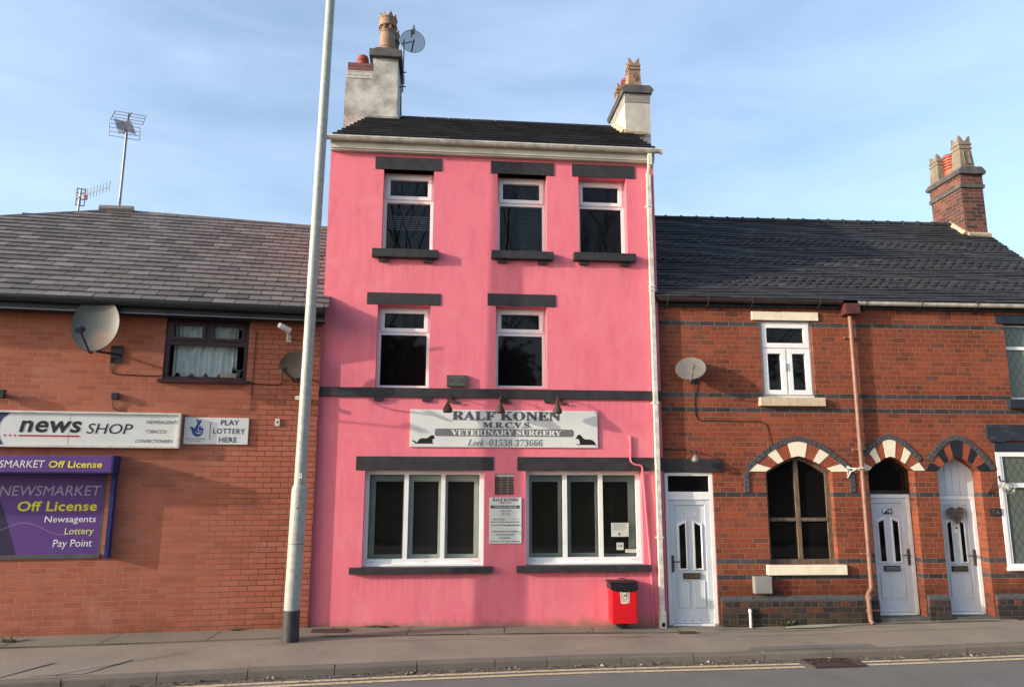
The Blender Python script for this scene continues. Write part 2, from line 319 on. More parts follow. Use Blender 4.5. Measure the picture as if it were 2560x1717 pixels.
M['kerbstone'] = tarmac('dirty_concrete_kerb', (0.155, 0.135, 0.117), (0.115, 0.100, 0.088), (0.23, 0.205, 0.18))
M['earth'] = tarmac('rough_grass_bank', (0.05, 0.06, 0.025), (0.07, 0.065, 0.035), (0.09, 0.09, 0.05))

def marking(name):
    k = NT(name)
    k.b.inputs['Base Color'].default_value = (0.62, 0.46, 0.20, 1)
    c = k.mix(k.noise(9, 4), (0.62, 0.49, 0.31), (0.50, 0.395, 0.25)); k.put(k.b.inputs['Base Color'], c)
    k.put(k.b.inputs['Alpha'], k.ramp(k.noise(26, 6, 0.75, dist=0.4), [(0.35, 0.0), (0.47, 1.0)])); k.b.inputs['Roughness'].default_value = 0.8
    return k.m
M['yellow'] = marking('worn_yellow_road_paint')
def gritty(name):
    k = NT(name)
    c = k.mix(k.noise(40, 5, 0.7), (0.20, 0.17, 0.14), (0.09, 0.078, 0.064)); k.put(k.b.inputs['Base Color'], c)
    k.put(k.b.inputs['Alpha'], k.ramp(k.noise(11, 7, 0.75, dist=0.6), [(0.44, 0.0), (0.56, 1.0)])); k.b.inputs['Roughness'].default_value = 0.95
    k.bump(k.noise(90, 4, 0.7), 0.8, 0.01)
    return k.m
M['grit'] = gritty('gutter_grit')
def mesh_dish(name):
    k = NT(name); k.put(k.b.inputs['Base Color'], (0.18, 0.23, 0.26)); k.b.inputs['Alpha'].default_value = 0.62; k.b.inputs['Roughness'].default_value = 0.4; return k.m
M['dish_mesh'] = mesh_dish('see_through_mesh_dish')

# ------------------------------------------------------------------ helpers
class MB:
    """collects shapes in one bmesh, build() links them as ONE mesh object"""
    def __init__(s): s.bm = bmesh.new()
    def face(s, pts):
        return s.bm.faces.new([s.bm.verts.new(p) for p in pts])
    def box(s, x0, x1, y0, y1, z0, z1, bev=0.0):
        a = [(x0, y0, z0), (x1, y0, z0), (x1, y1, z0), (x0, y1, z0), (x0, y0, z1), (x1, y0, z1), (x1, y1, z1), (x0, y1, z1)]
        v = [s.bm.verts.new(p) for p in a]
        fs = [s.bm.faces.new([v[i] for i in q]) for q in ((3, 2, 1, 0), (4, 5, 6, 7), (0, 1, 5, 4), (1, 2, 6, 5), (2, 3, 7, 6), (3, 0, 4, 7))]
        if bev:
            es = list({e for f in fs for e in f.edges})
            bmesh.ops.bevel(s.bm, geom=es, offset=bev, segments=2, affect='EDGES', profile=0.6)
        return s
    def prism(s, poly, y0, y1):
        """poly: (x, z) outline extruded from y0 (front) to y1"""
        tri = geometry.tessellate_polygon([[Vector((x, z, 0)) for x, z in poly]])
        f = [s.bm.verts.new((x, y0, z)) for x, z in poly]; b = [s.bm.verts.new((x, y1, z)) for x, z in poly]
        for t in tri:
            s.bm.faces.new([f[i] for i in t]); s.bm.faces.new([b[i] for i in reversed(t)])
        n = len(poly)
        for i in range(n): s.bm.faces.new((f[i], b[i], b[(i + 1) % n], f[(i + 1) % n]))
        return s
    def flat(s, poly, y):
        tri = geometry.tessellate_polygon([[Vector((x, z, 0)) for x, z in poly]])
        f = [s.bm.verts.new((x, y, z)) for x, z in poly]
        for t in tri: s.bm.faces.new([f[i] for i in t])
        return s
    def sheet_holes(s, outer, holes, y, reveal):
        """front sheet in the plane y with openings and their reveals running back"""
        loops = [outer] + holes
        vs = []; 
        for lp in loops: vs += [s.bm.verts.new((x, y, z)) for x, z in lp]
        tri = geometry.tessellate_polygon([[Vector((x, z, 0)) for x, z in lp] for lp in loops])
        for t in tri:
            try: s.bm.faces.new([vs[i] for i in t])
            except ValueError: pass
        k = len(outer)
        for hp in holes:
            n = len(hp); fr = vs[k:k + n]; k += n
            bk = [s.bm.verts.new((x, y + reveal, z)) for x, z in hp]
            for i in range(n): s.bm.faces.new((fr[i], fr[(i + 1) % n], bk[(i + 1) % n], bk[i]))
        return s
    def tube(s, pts, r, seg=8, cap=True):
        pts = [Vector(p) for p in pts]; rs = r if isinstance(r, (list, tuple)) else [r] * len(pts)
        rings = []; prev = None
        for i, p in enumerate(pts):
            d = (pts[min(i + 1, len(pts) - 1)] - pts[max(i - 1, 0)]).normalized()
            if prev is None: a = d.orthogonal().normalized()
            else:
                a = prev - d * prev.dot(d); a = a.normalized() if a.length > 1e-6 else d.orthogonal().normalized()
            prev = a; b = d.cross(a)
            rings.append([s.bm.verts.new(p + (a * math.cos(2 * math.pi * j / seg) + b * math.sin(2 * math.pi * j / seg)) * rs[i]) for j in range(seg)])
        for q in range(len(rings) - 1):
            for j in range(seg):
                s.bm.faces.new((rings[q][j], rings[q][(j + 1) % seg], rings[q + 1][(j + 1) % seg], rings[q + 1][j]))
        if cap: s.bm.faces.new(rings[0][::-1]); s.bm.faces.new(rings[-1])
        return s
    def lathe(s, prof, c, seg=28, caps=True):
        rings = [[s.bm.verts.new((c[0] + r * math.cos(2 * math.pi * j / seg), c[1] + r * math.sin(2 * math.pi * j / seg), c[2] + z)) for j in range(seg)] for r, z in prof]
        for q in range(len(rings) - 1):
            for j in range(seg): s.bm.faces.new((rings[q][j], rings[q][(j + 1) % seg], rings[q + 1][(j + 1) % seg], rings[q + 1][j]))
        if caps: s.bm.faces.new(rings[0][::-1]); s.bm.faces.new(rings[-1])
        return s
    def disc(s, x, z, r, y, seg=16):
        return s.flat([(x + r * math.cos(2 * math.pi * j / seg), z + r * math.sin(2 * math.pi * j / seg)) for j in range(seg)], y)
    def build(s, name, m, parent=None, smooth=False, norm=True):
        if norm: bmesh.ops.recalc_face_normals(s.bm, faces=s.bm.faces)
        me = bpy.data.meshes.new(name); s.bm.to_mesh(me); s.bm.free()
        if smooth:
            for p in me.polygons: p.use_smooth = True
            try: me.set_sharp_from_angle(angle=R(38))
            except Exception: pass
        me.materials.append(M[m] if isinstance(m, str) else m)
        o = bpy.data.objects.new(name, me); COL.objects.link(o)
        if parent is not None: o.parent = parent
        return o

class Ink(MB):
    """lettering: every line of writing becomes a part of its own"""
    def __init__(s): MB.__init__(s); s.lines = []
    def build(s, name, m, parent=None):
        for q in s.lines: q.build(name, m, parent)
        if len(s.bm.faces): return MB.build(s, 'print', m, parent)
        s.bm.free()

def tag(o, label, cat, group=None):
    o['label'] = label; o['category'] = cat
    if group: o['group'] = group
    return o
def thing(name, label, cat, loc=(0, 0, 0), rz=0.0, group=None):
    o = bpy.data.objects.new(name, None); COL.objects.link(o); o.empty_display_size = 0.2
    o.location = loc; o.rotation_euler = (0, 0, rz)
    return tag(o, label, cat, group)
def structure(o, kind='structure'):
    o['kind'] = kind; return o

class Frame:
    """a facade: u along it, y into it, z up"""
    def __init__(s, ox, oy, az):
        s.o = Vector((ox, oy, 0)); s.a = R(az); s.m = Matrix.Translation(s.o) @ Matrix.Rotation(s.a, 4, 'Z')
    def w(s, u, y, z): return s.m @ Vector((u, y, z))
    def thing(s, name, label, cat, u, y, z, group=None): return thing(name, label, cat, s.w(u, y, z), s.a, group)
    def house(s, name, label, cat): return thing(name, label, cat, s.o, s.a)
PINK = Frame(-2.8108, 10.6708, 5.3)
RIGHT = Frame(2.2383, 11.1894, 3.6)
LEFT = Frame(-2.7949, 10.5924, 11.5)

# text: glyphs outside plain Latin fall back on the program's own maths font, which has serif and sans bold / italic cuts
def style(t, kind):
    base = {'serif': (0x1D400, 0x1D41A, 0x1D7CE), 'serif_it': (0x1D468, 0x1D482, 0x1D7CE), 'sans_b': (0x1D5D4, 0x1D5EE, 0x1D7EC), 'sans_bi': (0x1D63C, 0x1D656, 0x1D7EC),
            'sans_i': (0x1D608, 0x1D622, 0x1D7E2)}.get(kind)
    if not base: return t
    r = ''
    for c in t:
        if 'A' <= c <= 'Z': r += chr(base[0] + ord(c) - 65)
        elif 'a' <= c <= 'z': r += chr(base[1] + ord(c) - 97)
        elif '0' <= c <= '9': r += chr(base[2] + ord(c) - 48)
        else: r += c
    return r
def letters(mb, t, kind, x0, x1, z0, z1, y, shear=0.0, bold=0.0, space=1.0):
    """sets the words so that their ink fills x0..x1, z0..z1 in the plane y"""
    if isinstance(mb, Ink): q = MB(); mb.lines.append(q); mb = q
    cu = bpy.data.curves.new('lettering', 'FONT'); cu.body = style(t, kind); cu.resolution_u = 3; cu.offset = bold; cu.space_character = space
    o = bpy.data.objects.new('lettering', cu); COL.objects.link(o)
    dg = bpy.context.evaluated_depsgraph_get(); me = bpy.data.meshes.new_from_object(o.evaluated_get(dg))
    bpy.data.objects.remove(o); bpy.data.curves.remove(cu)
    v = [(p.co.x + shear * p.co.y, p.co.y) for p in me.vertices]
    if v:
        a0 = min(p[0] for p in v); a1 = max(p[0] for p in v); b0 = min(p[1] for p in v); b1 = max(p[1] for p in v)
        nv = [mb.bm.verts.new((x0 + (p[0] - a0) / max(a1 - a0, 1e-6) * (x1 - x0), y, z0 + (p[1] - b0) / max(b1 - b0, 1e-6) * (z1 - z0))) for p in v]
        for f in me.polygons:
            try: mb.bm.faces.new([nv[i] for i in f.vertices])
            except ValueError: pass
    bpy.data.meshes.remove(me)

class Sheet:
    """layout grid of a sign: artwork units -> metres on the board"""
    def __init__(s, ax0, ax1, ay0, ay1, x0, x1, z0, z1): s.k = (ax0, ax1, ay0, ay1, x0, x1, z0, z1)
    def x(s, a): k = s.k; return k[4] + (a - k[0]) / (k[1] - k[0]) * (k[5] - k[4])
    def z(s, a): k = s.k; return k[7] - (a - k[2]) / (k[3] - k[2]) * (k[7] - k[6])
    def text(s, mb, t, kind, ax0, ax1, ay0, ay1, y, **kw): letters(mb, t, kind, s.x(ax0), s.x(ax1), s.z(ay1), s.z(ay0), y, **kw)
    def poly(s, mb, pts, y): mb.flat([(s.x(a), s.z(b)) for a, b in pts], y)
    def rect(s, mb, ax0, ax1, ay0, ay1, y): s.poly(mb, [(ax0, ay1), (ax1, ay1), (ax1, ay0), (ax0, ay0)], y)

def upvc_window(parent, u0, u1, z0, z1, y, split=None, mats=('upvc', 'glass'), fw=0.06, mull=(), label=None, sash=True, pane_y=0.03, name='window'):
    """frame with an opening light above the transom (split = its height as a share) and panes as sub-parts"""
    mb = MB(); d = 0.07
    mb.box(u0, u0 + fw, y, y + d, z0, z1); mb.box(u1 - fw, u1, y, y + d, z0, z1)
    mb.box(u0 + fw, u1 - fw, y, y + d, z0, z0 + fw); mb.box(u0 + fw, u1 - fw, y, y + d, z1 - fw, z1)
    cells = []
    if split:
        zs = z0 + (z1 - z0) * split
        mb.box(u0 + fw, u1 - fw, y, y + d, zs - 0.03, zs + 0.03)
        cells = [(u0 + fw, u1 - fw, z0 + fw, zs - 0.03, False), (u0 + fw, u1 - fw, zs + 0.03, z1 - fw, True)]
    else: cells = [(u0 + fw, u1 - fw, z0 + fw, z1 - fw, False)]
    panes = []
    for (a, b, c, e, top) in cells:
        xs = [a] + [q for q in (mull if not top else ())] + [b]
        for i in range(len(xs) - 1):
            p = xs[i] + (0.025 if i else 0); q = xs[i + 1] - (0.025 if i < len(xs) - 2 else 0)
            if i: mb.box(xs[i] - 0.025, xs[i] + 0.025, y, y + d, c, e)
            if (top and sash) or (mull and sash):
                s_ = 0.045; yy = y - 0.018
                mb.box(p - 0.012, p + s_, yy, y + 0.05, c - 0.012, e + 0.012); mb.box(q - s_, q + 0.012, yy, y + 0.05, c - 0.012, e + 0.012)
                mb.box(p + s_, q - s_, yy, y + 0.05, c - 0.012, c + s_); mb.box(p + s_, q - s_, yy, y + 0.05, e - s_, e + 0.012)
                p += s_; q -= s_; c2, e2 = c + s_, e - s_
            else: c2, e2 = c, e
            panes.append((p, q, c2, e2))
    f = mb.build(name, mats[0], parent)
    if label: f['label'] = label
    for (p, q, c, e) in panes:
        g = MB(); g.face([(p - 0.004, y + pane_y, c - 0.004), (q + 0.004, y + pane_y, c - 0.004), (q + 0.004, y + pane_y, e + 0.004), (p - 0.004, y + pane_y, e + 0.004)])
        g.build('pane', mats[1], f)
    return f

def tile_slope(uL, uR, y0, z0, slope, top, gauge, tw, th, jit=0.004, lift=0.0, shaped=(), gap=0.004):
    """roof of single tiles; uL/uR give the verges as functions of the run b (metres back), top gives the run of the ridge at u"""
    mb = MB(); ln = math.sqrt(1 + slope * slope); cs, sn = 1 / ln, slope / ln
    def P(u, s, h): return (u, y0 + s * cs - h * sn, z0 + s * sn + h * cs)
    row = 0; s = 0.0
    while True:
        a = uL(s * cs); b = uR(s * cs)
        if a >= b: break
        off = (row % 2) * tw * 0.5 + random.uniform(-0.01, 0.01)
        u = a - (off if row % 2 else 0); any_ = False
        wave = lambda x: 0.006 * math.sin(x * 1.3 + row * 0.4) + 0.005 * math.sin(x * 3.1 + row * 1.7)
        while u < b:
            e0 = max(u, a); e1 = min(u + tw - gap, b)
            u += tw
            if e1 - e0 < 0.02: continue
            lim = top((e0 + e1) / 2) / cs
            if s > lim - 0.02: continue
            any_ = True
            s1 = min(s + gauge * 1.06, lim); j = random.uniform(-jit, jit); h0 = th + random.uniform(0, jit) + wave((e0 + e1) / 2) * (1 if lift else 0)
            h1 = 0.002 + (wave((e0 + e1) / 2) if lift else 0)
            sl = s + j + (wave((e0 + e1) / 2) * 0.8 if lift else 0); tw_ = random.uniform(-jit, jit) * 0.6
            if row in shaped:
                m = (e0 + e1) / 2; bot = [(e0, sl + 0.03), (m - tw * 0.16, sl - 0.005), (m + tw * 0.16, sl - 0.005), (e1, sl + 0.03)]
            else: bot = [(e0, sl - tw_), (e1, sl + tw_)]
            tv = [mb.bm.verts.new(P(x, q, h0)) for x, q in bot]; bv = [mb.bm.verts.new(P(x, q, -0.004)) for x, q in bot]
            t0 = mb.bm.verts.new(P(e0, s1, h1)); t1 = mb.bm.verts.new(P(e1, s1, h1))
            mb.bm.faces.new(tv + [t1, t0])
            for i in range(len(bot) - 1): mb.bm.faces.new((bv[i], bv[i + 1], tv[i + 1], tv[i]))
            c0 = mb.bm.verts.new(P(e0, s1, -0.004)); c1 = mb.bm.verts.new(P(e1, s1, -0.004))
            mb.bm.faces.new((bv[0], tv[0], t0, c0)); mb.bm.faces.new((tv[-1], bv[-1], c1, t1))
        if not any_: break
        s += gauge; row += 1
    return mb

def dish_parts(root, c, n, rx, rz, depth, m_ref, m_arm, arm_dir, wall_pt, arm_len=0.36, lnb=0.03, arm_drop=0.9, foot=0.09):
    """offset satellite dish: reflector, arm with receiver, wall bracket (points in the root's own frame)"""
    n = Vector(n).normalized(); up = Vector((0, 0, 1)); up = (up - n * up.dot(n)).normalized(); rt = up.cross(n).normalized()
    mb = MB(); c = Vector(c); seg, rings = 36, 8; prev = None
    cen = mb.bm.verts.new(c - n * depth)
    for q in range(1, rings + 1):
        t = q / rings; ring = [mb.bm.verts.new(c + rt * rx * t * math.cos(a) + up * rz * t * math.sin(a) - n * depth * (1 - t * t)) for a in [2 * math.pi * j / seg for j in range(seg)]]
        for j in range(seg):
            if prev is None: mb.bm.faces.new((cen, ring[j], ring[(j + 1) % seg]))
            else: mb.bm.faces.new((prev[j], ring[j], ring[(j + 1) % seg], prev[(j + 1) % seg]))
        prev = ring
    rim = [mb.bm.verts.new(c + rt * rx * 1.02 * math.cos(a) + up * rz * 1.02 * math.sin(a) - n * 0.016) for a in [2 * math.pi * j / seg for j in range(seg)]]
    for j in range(seg): mb.bm.faces.new((prev[j], rim[j], rim[(j + 1) % seg], prev[(j + 1) % seg]))
    mb.build('reflector', m_ref, root, smooth=True)
    base = c - up * rz * arm_drop - n * depth * 0.2; tip = c + n * arm_len + up * (-rz * 0.55) + rt * arm_dir
    arm = MB(); back = c - n * (depth + 0.05) - up * rz * 0.5
    arm.tube([back, base - up * 0.05 - n * 0.02, base - up * 0.06 + n * 0.04, tip], 0.014, 6); ao = arm.build('arm', m_arm, root)
    ln = MB(); ax = (c - tip).normalized(); ln.tube([tip - ax * 0.06, tip - ax * 0.02, tip + ax * 0.02, tip + ax * 0.055], [lnb, lnb, lnb * 1.1, lnb * 1.25], 12)
    ln.build('receiver', m_arm if isinstance(m_arm, str) else m_arm, ao)
    br = MB(); wp = Vector(wall_pt)
    br.tube([back, Vector((back.x, back.y + 0.04, wp.z)), wp + Vector((0, -0.02, 0))], 0.018, 8)
    if foot: br.box(wp.x - foot * 0.6, wp.x + foot * 0.6, wp.y - 0.018, wp.y - 0.002, wp.z - foot, wp.z + foot)
    br.build('bracket', 'fascia_dark', root)

# ------------------------------------------------------------------ ground
KERB = [(-60, -3.4), (-9, 7.3), (-5.27, 8.07), (-3.85, 8.38), (-1.89, 8.80), (-1.16, 8.98), (0.68, 9.36), (1.98, 9.55), (3.51, 9.74), (5.37, 9.95), (6.7, 10.14), (9.5, 10.5), (60, 17.0)]
def lerp(tab, x):
    if x <= tab[0][0]: return tab[0][1]
    for (a, b), (c, d) in zip(tab, tab[1:]):
        if x <= c: return b + (d - b) * (x - a) / (c - a)
    return tab[-1][1]
KZ = [(-9, 0.13), (-2.5, 0.115), (2, 0.065), (3.5, 0.06), (7, 0.08), (12, 0.10)]
WZ = [(-9, 0.215), (-2.8, 0.175), (0, 0.135), (2.2, 0.095), (3.0, 0.07), (4.3, 0.075), (5.35, 0.135), (9, 0.17)]
def wall_y(x):
    if x < -2.787: return LEFT.o.y + (x - LEFT.o.x) * math.tan(LEFT.a)
    if x < 2.243: return PINK.o.y + (x - PINK.o.x) * math.tan(PINK.a)
    return RIGHT.o.y + (x - RIGHT.o.x) * math.tan(RIGHT.a)
def kerb_y(x): return lerp(KERB, x)
def pave_pt(x, t, dz=0.0):
    """t = 0 at the kerb's back, 1 at the wall"""
    y0, y1 = kerb_y(x) + 0.125, wall_y(x) + 0.35
    return (x, y0 + (y1 - y0) * t, lerp(KZ, x) + (lerp(WZ, x) - lerp(KZ, x)) * min(1, t * 1.24) + dz)
xs = [-60, -30, -14] + [-9 + 0.5 * i for i in range(37)] + [14, 30, 60]
def strip(f0, f1, xs_, name, m, n=1):
    mb = MB()
    rows = [[mb.bm.verts.new(Vector(f0(x)).lerp(Vector(f1(x)), k / n)) for x in xs_] for k in range(n + 1)]
    for k in range(n):
        for i in range(len(xs_) - 1): mb.bm.faces.new((rows[k][i], rows[k][i + 1], rows[k + 1][i + 1], rows[k + 1][i]))
    o = mb.build(name, m, norm=False); return o
structure(strip(lambda x: pave_pt(x, 0), lambda x: pave_pt(x, 1), xs, 'pavement', 'pave', 5))
def road_z(x): return lerp(KZ, x) - 0.092
structure(strip(lambda x: (x, kerb_y(x) - 7.6, road_z(x) - 0.02), lambda x: (x, kerb_y(x) + 0.02, road_z(x)), xs, 'road', 'road', 4))
gm = MB(); gm.face([(-900, -900, -0.35), (900, -900, -0.35), (900, 900, -0.35), (-900, 900, -0.35)]); structure(gm.build('ground', 'earth', norm=False))
structure(strip(lambda x: (x, kerb_y(x) - 10.2, road_z(x) + 0.10), lambda x: (x, kerb_y(x) - 7.6, road_z(x) + 0.07), xs, 'far_pavement', 'pave', 1))
# the bank across the road, behind the photographer
hm = MB(); N = 40
hv = [[hm.bm.verts.new((-70 + 140 * i / N, -3 - 60 * j / 12 + 0.12 * (-70 + 140 * i / N), -0.1 + (j / 12) ** 0.8 * 7 + 0.6 * math.sin(i * 1.1 + j))) for i in range(N + 1)] for j in range(13)]
for j in range(12):
    for i in range(N): hm.bm.faces.new((hv[j][i], hv[j][i + 1], hv[j + 1][i + 1], hv[j + 1][i]))
structure(hm.build('hillside', 'earth', smooth=True))
# kerb: single stones
km = MB(); x = -12.0
while x < 12:
    ln = random.choice((0.9, 0.92, 0.62)) if -2.6 < x < 0 else 0.91
    a, b = Vector((x + 0.004, kerb_y(x + 0.004), 0)), Vector((x + ln - 0.004, kerb_y(x + ln - 0.004), 0))
    d = (b - a).normalized(); nrm = Vector((-d.y, d.x, 0)); j = random.uniform(-0.004, 0.004)
    za, zb = lerp(KZ, a.x) + 0.006 + j, lerp(KZ, b.x) + 0.006 + j
    fr = random.uniform(-0.004, 0.004)
    def pr(p, z, sh): return [p + nrm * (0.0 + fr) + Vector((0, 0, z - 0.14)), p + nrm * (0.004 + fr) + Vector((0, 0, z - 0.022)), p + nrm * (0.012 + fr) + Vector((0, 0, z - 0.006)), p + nrm * (0.03 + fr) + Vector((0, 0, z)), p + nrm * 0.13 + Vector((0, 0, z)), p + nrm * 0.13 + Vector((0, 0, z - 0.14))]
    A = [km.bm.verts.new(p) for p in pr(a, za, 0)]; B_ = [km.bm.verts.new(p) for p in pr(b, zb, 0)]
    for i in range(5): km.bm.faces.new((A[i], B_[i], B_[i + 1], A[i + 1]))
    km.bm.faces.new(A[::-1]); km.bm.faces.new(B_)
    x += ln
structure(km.build('kerb', 'kerbstone'))
# edging stones along the foot of the houses and a few slabs let into the tarmac
em = MB(); x = -8.6
while x < 7.5:
    ln = random.uniform(0.85, 1.5)
    if not (2.35 < x + ln / 2 < 2.9):
        t0 = 0.60 if x < 2.2 else 0.70
        q = [pave_pt(x + 0.006, t0, 0.005), pave_pt(x + ln - 0.006, t0, 0.005), pave_pt(x + ln - 0.006, 1, 0.012), pave_pt(x + 0.006, 1, 0.012)]
        em.face(q); em.face([q[0], (q[0][0], q[0][1], q[0][2] - 0.02), (q[1][0], q[1][1], q[1][2] - 0.02), q[1]])
    x += ln
structure(em.build('edging_stones', 'edging'))
sm = MB()
for a, b, t0, t1 in ((-6.2, -5.15, 0.03, 0.26), (-5.13, -4.35, 0.03, 0.26), (-7.3, -6.22, 0.03, 0.26), (-6.9, -5.0, 0.62, 0.78)):
    if t0 > 0.5: continue
    sm.face([pave_pt(a, t0, 0.005), pave_pt(b - 0.25, t0, 0.005), pave_pt(b, t1, 0.005), pave_pt(a + 0.25, t1, 0.005)])
structure(sm.build('paving_slabs', 'slabstone'))
jm = MB()
def joint(pts, w):
    for (x0, t0), (x1, t1) in zip(pts, pts[1:]):
        a, b = Vector(pave_pt(x0, t0, 0.008)), Vector(pave_pt(x1, t1, 0.008)); d = (b - a).normalized(); q = Vector((-d.y, d.x, 0)) * w * random.uniform(0.6, 1.2) / 2
        jm.face([a - q, b - q, b + q, a + q])
def wavy(x0, x1, t, amp, n): return [(x0 + (x1 - x0) * i / n, t + random.uniform(-amp, amp)) for i in range(n + 1)]
joint(wavy(-8, 2.3, 0.592, 0.006, 26), 0.020); joint(wavy(-3.2, 7, 0.46, 0.008, 26), 0.010); joint(wavy(2.9, 7.2, 0.688, 0.008, 14), 0.018); joint(wavy(2.2, 5.5, 0.60, 0.010, 12), 0.012)
for x0, t0, x1, t1 in ((-4.9, 0.02, -3.9, 0.36), (-6.2, 0.60, -6.05, 0.78), (-3.0, 0.46, -2.75, 0.59), (-2.1, 0.59, -2.08, 0.64), (-0.6, 0.59, -0.58, 0.65), (1.05, 0.59, 1.07, 0.66), (1.5, 0.42, 1.8, 0.50), (3.9, 0.60, 4.3, 0.62), (2.55, 0.5, 2.9, 0.55)):
    joint([(x0 + (x1 - x0) * k / 5 + random.uniform(-.01, .01), t0 + (t1 - t0) * k / 5) for k in range(6)], 0.014)
structure(jm.build('pavement_joints', plain('dark_joint_dirt', (0.045, 0.038, 0.03), (0.06, 0.06, 0.03), 0.95), norm=False))
for cx, ct, cw, ch, nm, lb in ((-2.45, 0.72, 0.24, 0.10, 'inspection_cover', 'round-cornered brown iron cover in the pavement at the left foot of the pink wall'), (2.45, 0.58, 0.13, 0.05, 'stopcock_cover', 'small dark iron cover in the pavement near the white downpipe')):
    c_ = pave_pt(cx, ct, 0.014); o = MB(); o.box(-cw, cw, -ch, ch, -0.02, 0.004, 0.012); oo = tag(o.build(nm, 'iron'), lb, 'cover'); oo.location = c_; oo.rotation_euler[2] = PINK.a
pt = MB(); pt.face([pave_pt(3.0, 0.02, 0.004), pave_pt(4.75, 0.02, 0.004), pave_pt(4.7, 0.12, 0.004), pave_pt(3.1, 0.12, 0.004)]); structure(pt.build('tarmac_patch', 'road'))
# double yellow lines, broken by the gully grate
def line(x0, x1, d0, d1):
    xx = [x0 + (x1 - x0) * i / 24 for i in range(25)]
    return strip(lambda x: (x, kerb_y(x) - d1, road_z(x) + 0.005), lambda x: (x, kerb_y(x) - d0, road_z(x) + 0.005), xx, 'yellow_line', 'yellow')
for d0, d1 in ((0.150, 0.225), (0.295, 0.37)):
    structure(line(-12, 3.55, d0, d1)); structure(line(4.35, 14, d0, d1))
structure(strip(lambda x: (x, kerb_y(x) - 0.15, road_z(x) + 0.009), lambda x: (x, kerb_y(x) - 0.002, road_z(x) + 0.009), [-12 + 0.5 * i for i in range(52)], 'gutter_grit', 'grit'), 'stuff')
lm = MB()
for i in range(900):
    x = random.uniform(-6.5, 6.5); d = abs(random.gauss(0, 0.085)) + 0.008; s_ = random.uniform(0.006, 0.022) * (2.2 if random.random() < 0.06 else 1)
    c = Vector((x, kerb_y(x) - d, road_z(x) + 0.010)); a = random.uniform(0, 6.28); e = Vector((math.cos(a), math.sin(a), random.uniform(-0.1, 0.5))) * s_; f = Vector((-math.sin(a), math.cos(a), random.uniform(0, 0.5))) * s_ * random.uniform(0.3, 0.8)
    lm.face([c - e, c - f + Vector((0, 0, s_ * 0.3)), c + e, c + f + Vector((0, 0, s_ * 0.5))])
for i in range(260):
    x = random.uniform(-6.5, 6.5); t = random.uniform(0.02, 0.8) if random.random() < 0.5 else random.uniform(0.74, 0.79)
    c = Vector(pave_pt(x, t, 0.016)); s_ = random.uniform(0.004, 0.013); a = random.uniform(0, 6.28); e = Vector((math.cos(a), math.sin(a), 0.2)) * s_; f = Vector((-math.sin(a), math.cos(a), 0.1)) * s_ * 0.6
    lm.face([c - e, c - f, c + e, c + f])
structure(lm.build('leaf_litter', 'litter'), 'stuff')
gx = 3.95; gr = thing('drain_grate', 'rusty iron gully grate set in the road between the broken yellow lines', 'drain', (gx, kerb_y(gx) - 0.22, road_z(gx) + 0.006), math.atan2(kerb_y(gx + 0.3) - kerb_y(gx - 0.3), 0.6))
g1 = MB(); g1.box(-0.32, 0.32, -0.19, -0.16, 0, 0.016); g1.box(-0.32, 0.32, 0.16, 0.19, 0, 0.016); g1.box(-0.32, -0.29, -0.16, 0.16, 0, 0.016); g1.box(0.29, 0.32, -0.16, 0.16, 0, 0.016); g1.build('grate_frame', 'iron', gr)
g2 = MB()
for i in range(9):
    xx = -0.26 + i * 0.058; g2.face([(xx, -0.16, 0.012), (xx + 0.03, -0.16, 0.012), (xx + 0.07, 0.16, 0.012), (xx + 0.04, 0.16, 0.012)])
g2.build('grate_bars', 'iron', gr)

# ------------------------------------------------------------------ the newsagent's shop on the left
shop = LEFT.house('newsagent_shop', 'low orange brick newsagents shop with grey slate roof, left of the pink building', 'shop')
arch_rect = lambda a, b, c, d: [(a, c), (b, c), (b, d), (a, d)]
wb = MB()
win_hole = arch_rect(-2.13, -1.01, 3.545, 4.43); post_hole = arch_rect(-6.2, -2.70, 1.15, 2.35)
wb.sheet_holes([(-7.6, -0.3), (0, -0.3), (0, 4.62), (-7.6, 4.62)], [win_hole, post_hole], 0.0, 0.10)
wb.face([(0, 0, -0.3), (0, 5.6, -0.3), (0, 5.6, 4.62), (0, 0, 4.62)]); wb.face([(0, 0, 4.62), (0, 5.6, 4.62), (0, 3.0, 6.86)])
wb.face([(-7.6, 0, -0.3), (-7.6, 5.6, -0.3), (-7.6, 5.6, 4.62), (-7.6, 0, 4.62)]); wb.face([(-7.6, 5.6, -0.3), (0, 5.6, -0.3), (0, 5.6, 4.62), (-7.6, 5.6, 4.62)])
wb.build('wall', 'brick_left', shop)
def left_top(u):      # the run at which the ridge sits: it falls away as a hip left of the apex
    if u > -4.05: return 0.3 + 3.0 + 0.19 * min(1, max(0, (-u) / 4.05))
    return max(0.4, 0.3 + 3.19 - (-4.05 - u) * 0.44)
tile_slope(lambda b: -7.9, lambda b: 0.09 + 0.0 * b, -0.30, 4.585, 0.70, left_top, 0.192, 0.305, 0.022, jit=0.007, gap=0.010).build('roof', 'slate', shop, norm=False)
bk = MB(); rz_ = lambda u: (left_top(u) - 0.3, 4.585 + 0.7 * left_top(u) - 0.03)
us = [-7.9, -6.5, -5.2, -4.05, -2, 0.07]
for a, b in zip(us, us[1:]):
    ya, za = rz_(a); yb, zb = rz_(b); bk.face([(a, ya, za), (b, yb, zb), (b, 6.0, 4.6), (a, 6.0, 4.6)])
    bk.face([(a, -0.28, 4.575), (b, -0.28, 4.575), (b, yb, zb), (a, ya, za)])
bk.build('roof_underlay', 'fascia_dark', shop)
rd = MB()
